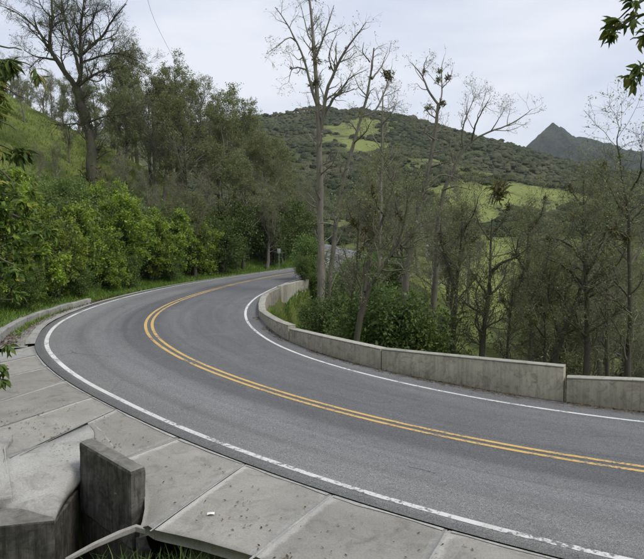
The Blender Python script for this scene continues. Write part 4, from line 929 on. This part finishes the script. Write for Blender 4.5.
# ------------------------------------------------------------------ grass
def blades(name, x, y, H, mat, seed, label, wid=.02, z=None, lean=.45):
    rng = np.random.default_rng(seed); n = len(x); z = terrain(x, y) if z is None else z
    a = rng.uniform(0, 6.28, n); hh = H * rng.uniform(.5, 1.4, n); w = wid * rng.uniform(.7, 1.4, n)
    l = rng.normal(size=(n, 2)) * lean * hh[:, None]
    B = np.stack([x, y, z - .03], 1); sd = np.stack([np.cos(a) * w, np.sin(a) * w, 0 * a], 1); T = B + np.stack([l[:, 0], l[:, 1], hh], 1); Mi = B + np.stack([l[:, 0] * .35, l[:, 1] * .35, hh * .6], 1)
    V = np.stack([B - sd, B + sd, Mi + sd * .7, T, Mi - sd * .7], 1).reshape(-1, 3); b = np.arange(n)[:, None] * 5
    return tag(mesh(name, V, [b + np.array([[0, 1, 2, 4]]), b + np.array([[4, 2, 3]])], M[mat], None, False), label, 'grass', kind='stuff')
def road_scatter(n, s0, s1, o0, o1, seed, side=1):
    rng = np.random.default_rng(seed); s_ = rng.uniform(s0, s1, n); of = rng.uniform(0, 1, n) ** 1.3 * (o1 - o0) + o0
    rows = np.stack([np.interp(s_, RS, RC[:, k]) for k in range(7)], 1); O = (rows[:, 5] + of) if side > 0 else -(rows[:, 6] + of)
    return rows[:, 0] - np.sin(rows[:, 3]) * O, rows[:, 1] + np.cos(rows[:, 3]) * O
x, y = road_scatter(62000, 22, 76, .95, 7.0, 1); keep = (vnoise(x, y, 1.2, 2) > -.28)
blades('verge_grass', x[keep], y[keep], .26, 'grass', 2, 'green grass along the outer verge under the shrubs')
x, y = road_scatter(42000, 23, 60, 1.0, 9, 3, -1)
blades('bank_grass', x, y, .24, 'grass', 4, 'bright green grass on the bank below the far end of the wall')
rg = np.random.default_rng(6); D = rg.uniform(45, 110, 30000); u = rg.uniform(-10, 290, 30000); x, y = (u - 322) / FPX * D, D
rr2, oo, ss_ = nearest(x, y); keep = (oo > 9) & (vnoise(x, y, 3, 3) > -.12)
blades('hill_grass', x[keep], y[keep], .30, 'grass', 7, 'tufted pasture grass on the steep hillside', .035)

# ------------------------------------------------------------------ plants close to the camera
def near_plant(name, label, cat, base, stems, limbs, leaf, levels, seed, bark='bark_dark'):
    rng = np.random.default_rng(seed); b0 = np.array((base[0], base[1], hz(*base)))
    tr = [(np.vstack([b0 - (0, 0, .2), np.array(s_)]), [r0, r1]) for s_, r0, r1 in stems]
    o = build(name, b0, tr, limbs, levels, leaf, bark, bark, rng, split=True); return tag(o, label, cat)
NLV = [dict(dens=3.2, L=.55, k=5, ang=.8, up=.0, jit=.22, tmin=.25, rr=.6, rmin=.004), dict(dens=5, L=.28, k=4, ang=.8, up=-.03, jit=.25, tmin=.2, rr=.6, rmin=.003)]
def P3(lst): return [px(u, v_, D_) for u, v_, D_ in lst]
near_plant('leafy_tree', 'dense dark-leaved tree at the left edge overhanging the near kerb', 'tree', (-8.4, 10.6),
    [([np.array((-8.0, 10.3, 2.0)), px(-60, 240, 10.0), px(-30, 200, 9.8)], .10, .04), ([np.array((-8.2, 10.4, 2.0)), px(-70, 190, 10.4), px(-40, 150, 10.2)], .08, .03)],
    [(P3([(-60, 240, 10), (-30, 238, 9.7), (0, 236, 9.5), (28, 240, 9.3)]), [.04, .01]), (P3([(-60, 240, 10), (-30, 262, 9.8), (0, 278, 9.6), (26, 284, 9.5)]), [.04, .01]), (P3([(-40, 220, 10), (-10, 212, 9.8), (18, 216, 9.7), (38, 222, 9.6)]), [.04, .01]),
     (P3([(-60, 240, 10), (-30, 285, 9.6), (-5, 300, 9.3), (14, 300, 9.1)]), [.04, .01]), (P3([(-30, 200, 9.8), (-8, 190, 9.8), (8, 196, 9.7)]), [.03, .01]), (P3([(-30, 238, 9.7), (0, 256, 9.9), (30, 262, 10.2), (42, 262, 10.4)]), [.03, .01]),
     (P3([(-40, 150, 10.2), (-14, 160, 10), (4, 172, 9.8), (14, 186, 9.7)]), [.03, .008]), (P3([(-40, 260, 9.8), (-15, 250, 9.0), (8, 262, 8.8), (20, 270, 8.7)]), [.03, .01])],
    [('leaf_near', dict(n=7000, size=.14, spread=.08, k_leaf=7, aspect=.36, droop=.6, clump=4)), ('leaf_bright', dict(n=700, size=.15, spread=.08, k_leaf=7, aspect=.36, droop=.5, clump=4))],
    [dict(NLV[0], dens=3.0, L=.75), dict(NLV[1], dens=4, L=.4)], 91)
near_plant('drooping_tree', 'thin overhanging tree with drooping yellowing leaves at the upper left edge', 'tree', (-5.6, 5.0),
    [([np.array((-5.5, 5.0, 3.2)), px(-80, 150, 5.4), px(-60, 60, 5.5), px(-40, 10, 5.6)], .06, .025)],
    [(P3([(-60, 60, 5.5), (-30, 48, 5.6), (-5, 44, 5.7), (22, 50, 5.8)]), [.018, .005]), (P3([(-60, 60, 5.5), (-25, 62, 5.9), (5, 58, 6.0), (32, 66, 6.0)]), [.018, .005]), (P3([(-70, 110, 5.4), (-30, 92, 5.6), (0, 84, 5.8), (24, 98, 5.9)]), [.018, .005]),
     (P3([(-75, 130, 5.4), (-30, 122, 5.5), (-4, 118, 5.6), (16, 130, 5.6)]), [.015, .005]), (P3([(-80, 150, 5.4), (-40, 148, 5.6), (-5, 142, 5.8), (24, 156, 5.9)]), [.015, .005])],
    [('leaf_near', dict(n=1100, size=.14, spread=.04, k_leaf=7, aspect=.24, droop=1.6, clump=4)), ('leaf_yellow', dict(n=150, size=.13, spread=.03, k_leaf=7, aspect=.24, droop=1.8, clump=4))],
    [dict(dens=3.2, L=.30, k=4, ang=.7, up=-.08, jit=.2, tmin=.35, rr=.6, rmin=.003)], 92)
near_plant('sapling', 'small leafy sprig at the left edge in front of the concrete slabs', 'plant', (-4.1, 5.6),
    [([px(-30, 420, 6.0), px(-12, 372, 6.2), px(-2, 345, 6.3)], .02, .008)],
    [(P3([(-12, 372, 6.2), (-2, 364, 6.2), (8, 366, 6.2)]), [.008, .003]), (P3([(-8, 360, 6.2), (2, 346, 6.3), (12, 342, 6.3)]), [.008, .003]), (P3([(-14, 380, 6.2), (-4, 378, 6.2), (6, 380, 6.2)]), [.008, .003])],
    [('leaf_near', dict(n=105, size=.12, spread=.02, k_leaf=7, aspect=.34, droop=.8, clump=3))],
    [dict(dens=5, L=.14, k=4, ang=.7, up=.0, jit=.2, tmin=.3, rr=.6, rmin=.003)], 93)
near_plant('leafy_tree', 'dark-leaved branch tips of a tree reaching in at the upper right corner', 'tree', (4.1, 4.4),
    [([np.array((4.1, 4.4, 3.2)), np.array((4.2, 4.7, 5.0)), px(700, 0, 5.4), px(690, -40, 5.6)], .09, .03)],
    [(P3([(700, 0, 5.4), (665, 12, 5.3), (640, 14, 5.3), (618, 26, 5.3)]), [.02, .005]), (P3([(700, 0, 5.4), (670, 40, 5.4), (648, 60, 5.4), (632, 76, 5.4)]), [.02, .005]), (P3([(690, -30, 5.5), (660, -10, 5.4), (636, 4, 5.4), (614, 22, 5.4)]), [.02, .005]), (P3([(680, 30, 5.4), (655, 34, 5.5), (630, 40, 5.5)]), [.015, .004])],
    [('leaf_near', dict(n=520, size=.13, spread=.03, k_leaf=7, aspect=.34, droop=.5, clump=3))],
    [dict(dens=4, L=.26, k=4, ang=.7, up=.0, jit=.2, tmin=.45, rr=.6, rmin=.003)], 94)
x, y = np.random.default_rng(31).uniform(-2.75, -1.3, 260), np.random.default_rng(32).uniform(6.3, 6.72, 260)
blades('bank_edge_grass', x, y, .26, 'leaf_dark', 33, 'grass blades at the lip of the drain pit', .007, np.full(260, -.16) + .1 * np.abs(vnoise(x, y, .3, 2)))  # blades use the dark leaf colour, standing in for the shadow on them

# ------------------------------------------------------------------ litter on the slabs and along the kerb
def scatter_leaves(name, x, y, z, size, seed, mat, label, flat=.35):
    rng = np.random.default_rng(seed); n = len(x); c = np.stack([x, y, z + rng.uniform(.006, .02, n)], 1)
    a = rng.uniform(0, 6.28, n); d = np.stack([np.cos(a), np.sin(a), rng.normal(size=n) * flat], 1); e = np.stack([-np.sin(a), np.cos(a), rng.normal(size=n) * flat], 1); s_ = (size * rng.uniform(.4, 1.4, n))[:, None]
    V = np.stack([c - d * s_, c + e * s_ * .45, c + d * s_, c - e * s_ * .45], 1).reshape(-1, 3); V[:, 2] = np.maximum(V[:, 2], np.repeat(z, 4) + .004); b = np.arange(n)[:, None] * 4
    return tag(mesh(name, V, b + np.array([[0, 1, 2, 3]]), M[mat], None, False), label, 'litter', kind='stuff')
def rs(n, s0, s1, o0, o1, seed, pw=1.0):
    rng = np.random.default_rng(seed); s_ = rng.uniform(s0, s1, n); of = o0 + (o1 - o0) * rng.random(n) ** pw
    q = np.array([rp3(a, st(a)[5] + b) for a, b in zip(s_, of)]); return q[:, 0], q[:, 1], q[:, 2]
X, Y, Z = rs(1500, 20.5, 31.5, .5, 1.35, 41, .5); scatter_leaves('leaf_litter', X, Y, Z - .01, .05, 42, 'litter', 'brown fallen leaves gathered along the foot of the kerb')
X, Y, Z = rs(360, 28.5, 36, .45, 1.6, 43); scatter_leaves('leaf_litter', X, Y, Z + .0, .06, 44, 'litter', 'brown fallen leaves on bare soil past the kerb end')
def wall_foot(n, seed):
    rng = np.random.default_rng(seed); s_ = rng.uniform(1, 26, n); w_ = rng.random(n) ** 2; q = np.array([rp3(a, -(st(a)[6] + woff(a) - .03 - .30 * b_)) for a, b_ in zip(s_, w_)]); k = vnoise(s_, s_ * 0, 1.3, 2) > -.08; return q[k]
q = wall_foot(2200, 51); scatter_leaves('wall_foot_litter', q[:, 0], q[:, 1], q[:, 2], .03, 52, 'litter', 'dead leaves and grit gathered along the foot of the parapet')
rgl = np.random.default_rng(45); cs = [(13.2, 4.9), (13.6, 5.2), (12.9, 5.2), (13.9, 5.6), (12.4, 5.3), (8.9, 5.0), (9.3, 4.6), (7.6, 5.2), (11.9, 4.6), (14.4, 5.0), (8.2, 5.4)]
Q = np.array([ap(a + rgl.normal() * .12, b + rgl.normal() * .10, .0) for a, b in cs for _ in range(14)] + [ap(rgl.uniform(6, 15), rgl.uniform(4.0, 5.7), .0) for _ in range(260)])
scatter_leaves('slab_litter', Q[:, 0], Q[:, 1], Q[:, 2] + .008, .022, 46, 'litter', 'dark crumbs of leaf and soil strewn over the concrete slabs')
sp = ap(9.35, 5.15, .012)
V = [sp + np.array(q) for q in ((-.05, -.02, 0), (.0, -.035, .022), (.05, -.01, .004), (.045, .03, .02), (-.01, .035, .006), (-.05, .02, .018), (0, 0, .03))]
pm = Mat('scrap_paper', .7); pm.color((.72, .72, .70))
tag(mesh('scrap', V, np.array([(i, (i + 1) % 6, 6) for i in range(6)]), pm.m, None, False), 'crumpled white scrap lying on a concrete slab', 'litter')

def on_road(u, v_):
    d = px(u, v_, 1.0) - EYE
    for t in np.arange(4, 60, .02):
        q = EYE + d * t; r_, o_, s_ = nearest([q[0]], [q[1]])
        if q[2] < r_[0, 2] + r_[0, 4] * o_[0]:
            th = r_[0, 3]; return float(s_[0]) + (q[0] - r_[0, 0]) * math.cos(th) + (q[1] - r_[0, 1]) * math.sin(th), float(o_[0])
tm = Mat('tar', .7, .3); tm.color((.03, .03, .032))
def crack(line, w, label):
    so_ = [on_road(*q) for q in line]; V = []; rng = np.random.default_rng(len(line))
    ts = np.linspace(0, len(so_) - 1, 4 * len(so_)); S = np.interp(ts, range(len(so_)), [q[0] for q in so_]); O = np.interp(ts, range(len(so_)), [q[1] for q in so_]) + np.sin(ts * 3.1) * w
    for a, b in zip(S, O): k = w * rng.uniform(.3, 1); V += [rp3(a, b - k, .003), rp3(a, b + k, .003)]
    o = mesh('crack', V, np.array([(2*i, 2*i+1, 2*i+3, 2*i+2) for i in range(len(ts) - 1)]), tm.m, road); o['label'] = label
crack([(408, 467), (422, 469.5), (436, 474)], .007, 'fine dark crack in the near lane')

# ------------------------------------------------------------------ roadside signs, buildings, boulders, wire
def boxm(name, x0, x1, y0, y1, z0, z1, mat, parent, bev=0):
    V = [(x0, y0, z0), (x1, y0, z0), (x1, y1, z0), (x0, y1, z0), (x0, y0, z1), (x1, y0, z1), (x1, y1, z1), (x0, y1, z1)]
    o = mesh(name, V, box_faces(), mat, parent, False)
    if bev: bevel(o, bev)
    return o
mt = Mat('galvanised', .5, .5); mt.color((.30, .31, .31)); mt.b.inputs['Metallic'].default_value = .6
sb = Mat('sign_back', .55); sn = sb.noise(sb.coord('Object'), 6, 4); sb.color(sb.ramp(sn, [(.3, (.30, .31, .31)), (.7, (.42, .43, .42))]))
def sign(u, v_, D, label, w=.32, h=.46):
    p = px(u, v_, D); g = hz(p[0], p[1]); o = tag(empty('road_sign', (p[0], p[1], g), R(-8)), label, 'sign', 'small signs on the far verge')
    a = np.linspace(0, 2 * np.pi, 9)[:-1]; H = p[2] - g
    V = [(math.cos(t) * .035, math.sin(t) * .035, z_) for z_ in (-.3, H + h * .5) for t in a]
    mesh('post', V, np.array([(i, (i + 1) % 8, 8 + (i + 1) % 8, 8 + i) for i in range(8)]), mt.m, o)
    boxm('plate', -w / 2, w / 2, -.055, -.042, H - h / 2, H + h / 2, sb.m, o, .004)
sign(279, 251, 53.5, 'small grey plate sign on a post, left one on the far verge')
sign(304, 250, 60.5, 'small grey plate sign on a post, right one on the far verge', .30, .42)

def plain(name, c, r_=.85):
    m = Mat(name, r_, .2); n = m.noise(m.coord('Object'), 1.3, 5, .65); m.color(m.ramp(n, [(.3, tuple(q * .75 for q in c)), (.7, c)])); return m.m
M['plaster'] = plain('plaster', (.62, .60, .55)); M['sheet_roof'] = plain('sheet_roof', (.42, .42, .41)); M['dark_roof'] = plain('dark_roof', (.07, .065, .06)); M['pane'] = plain('dark_pane', (.03, .035, .04), .25); M['wood'] = plain('weathered_wood', (.12, .10, .08))
def house(name, label, u, v_, D, L, W_, H, pitch, roofm, wallm, rz, nwin, zbase=None):
    p = px(u, v_, D); g = hz(p[0], p[1]) if zbase is None else zbase
    o = tag(empty(name, (p[0], p[1], g), rz), label, 'house')
    boxm('wall', -L / 2, L / 2, -W_ / 2, W_ / 2, -1.2, H, M[wallm], o)
    e = .35; rh = pitch * (W_ / 2 + e)
    V = [(-L/2-e, -W_/2-e, H), (L/2+e, -W_/2-e, H), (L/2+e, 0, H+rh), (-L/2-e, 0, H+rh), (L/2+e, W_/2+e, H), (-L/2-e, W_/2+e, H)]
    V += [(a, b, c - .1) for a, b, c in V]
    ro = mesh('roof', V, [np.array([(0, 1, 2, 3), (3, 2, 4, 5), (9, 8, 7, 6), (11, 10, 8, 9), (0, 6, 7, 1), (4, 10, 11, 5), (1, 7, 8, 2), (2, 8, 10, 4), (5, 11, 9, 3), (3, 9, 6, 0)])], M[roofm], o, False)
    for k in range(nwin):
        x0 = -L / 2 + (k + .5) * L / nwin; door = k == nwin // 2
        wn = boxm('door' if door else 'window', x0 - .45, x0 + .45, -W_ / 2 - .04, -W_ / 2 + .02, 0 if door else H * .38, H * .8, M['wood'], o)
        if not door: boxm('pane', x0 - .36, x0 + .36, -W_ / 2 - .06, -W_ / 2 - .035, H * .42, H * .76, M['pane'], wn)
    return o
house('farmhouse', 'long pale farm building on the crest of the far ridge', 402, 123, 615, 17, 7, 2.8, .25, 'sheet_roof', 'plaster', R(6), 6, float(px(402, 124.8, 615)[2]) - .6)
house('cottage', 'low pale-roofed cottage among trees in the far valley', 439, 242, 128, 5.2, 4.5, 2.1, .35, 'plaster', 'plaster', R(-20), 3)
house('hut', 'small dark hut on the hilltop at the upper left', 37, 80, 104, 3.0, 3.0, 2.2, .4, 'dark_roof', 'wood', R(25), 2)
def boulder(u, D, r_, seed, label):
    x, y = at(u, D); rng = np.random.default_rng(seed); n1, n2 = 12, 8; V = []
    for i in range(n2 + 1):
        for j in range(n1):
            t = math.pi * i / n2; a = 2 * math.pi * j / n1; V.append((math.sin(t) * math.cos(a), math.sin(t) * math.sin(a), math.cos(t)))
    V = np.array(V); f = 1 + .5 * vnoise(V[:, 0] * 3 + seed, V[:, 1] * 3 + V[:, 2] * 2, 1.2, 3); V = V * f[:, None] * r_ * np.array((1.2, .9, .75))
    Fq = [(i * n1 + j, (i + 1) * n1 + j, (i + 1) * n1 + (j + 1) % n1, i * n1 + (j + 1) % n1) for i in range(n2) for j in range(n1)]
    o = mesh('boulder', V, np.array(Fq), M['coping'], None, False); o.location = (x, y, hz(x, y) + r_ * .25)
    return tag(o, label, 'rock', 'pale boulders near the hill crest')
boulder(52, 92, 1.0, 3, 'largest pale boulder on the hill slope left of the bare tree'); boulder(57, 90, .7, 5, 'pale boulder right of the largest one near the hill crest'); boulder(47, 95, .6, 8, 'smallest pale boulder, left of the others near the hill crest')
wp = [px(138, -40, 46), px(150, 12, 48), px(164, 40, 52), px(180, 70, 58), px(196, 98, 66), px(206, 112, 74)]
Pw, Rw = resample(wp, [.012] * 6, 24); V, Fq = tubes(Pw[None], Rw[None], 5)
tag(mesh('overhead_wire', V, Fq, mt.m), 'thin overhead wire against the sky above the hillside wood', 'wire')

# ------------------------------------------------------------------ air
hm = bpy.data.materials.new('haze'); hm.use_nodes = True; hn = hm.node_tree.nodes; hn.clear()
pv = hn.new('ShaderNodeVolumePrincipled'); pv.inputs['Color'].default_value = (.86, .92, 1.0, 1); pv.inputs['Density'].default_value = .00011; pv.inputs['Anisotropy'].default_value = .1
ho = hn.new('ShaderNodeOutputMaterial'); hm.node_tree.links.new(pv.outputs[0], ho.inputs['Volume'])
gmin = float(GZ.min()) - 1.5
V = [(-4400, -1000, gmin), (4400, -1000, gmin), (4400, 5500, gmin), (-4400, 5500, gmin), (-4400, -1000, 440), (4400, -1000, 440), (4400, 5500, 440), (-4400, 5500, 440)]
tag(mesh('haze', V, box_faces(), hm, None, False), kind='stuff')
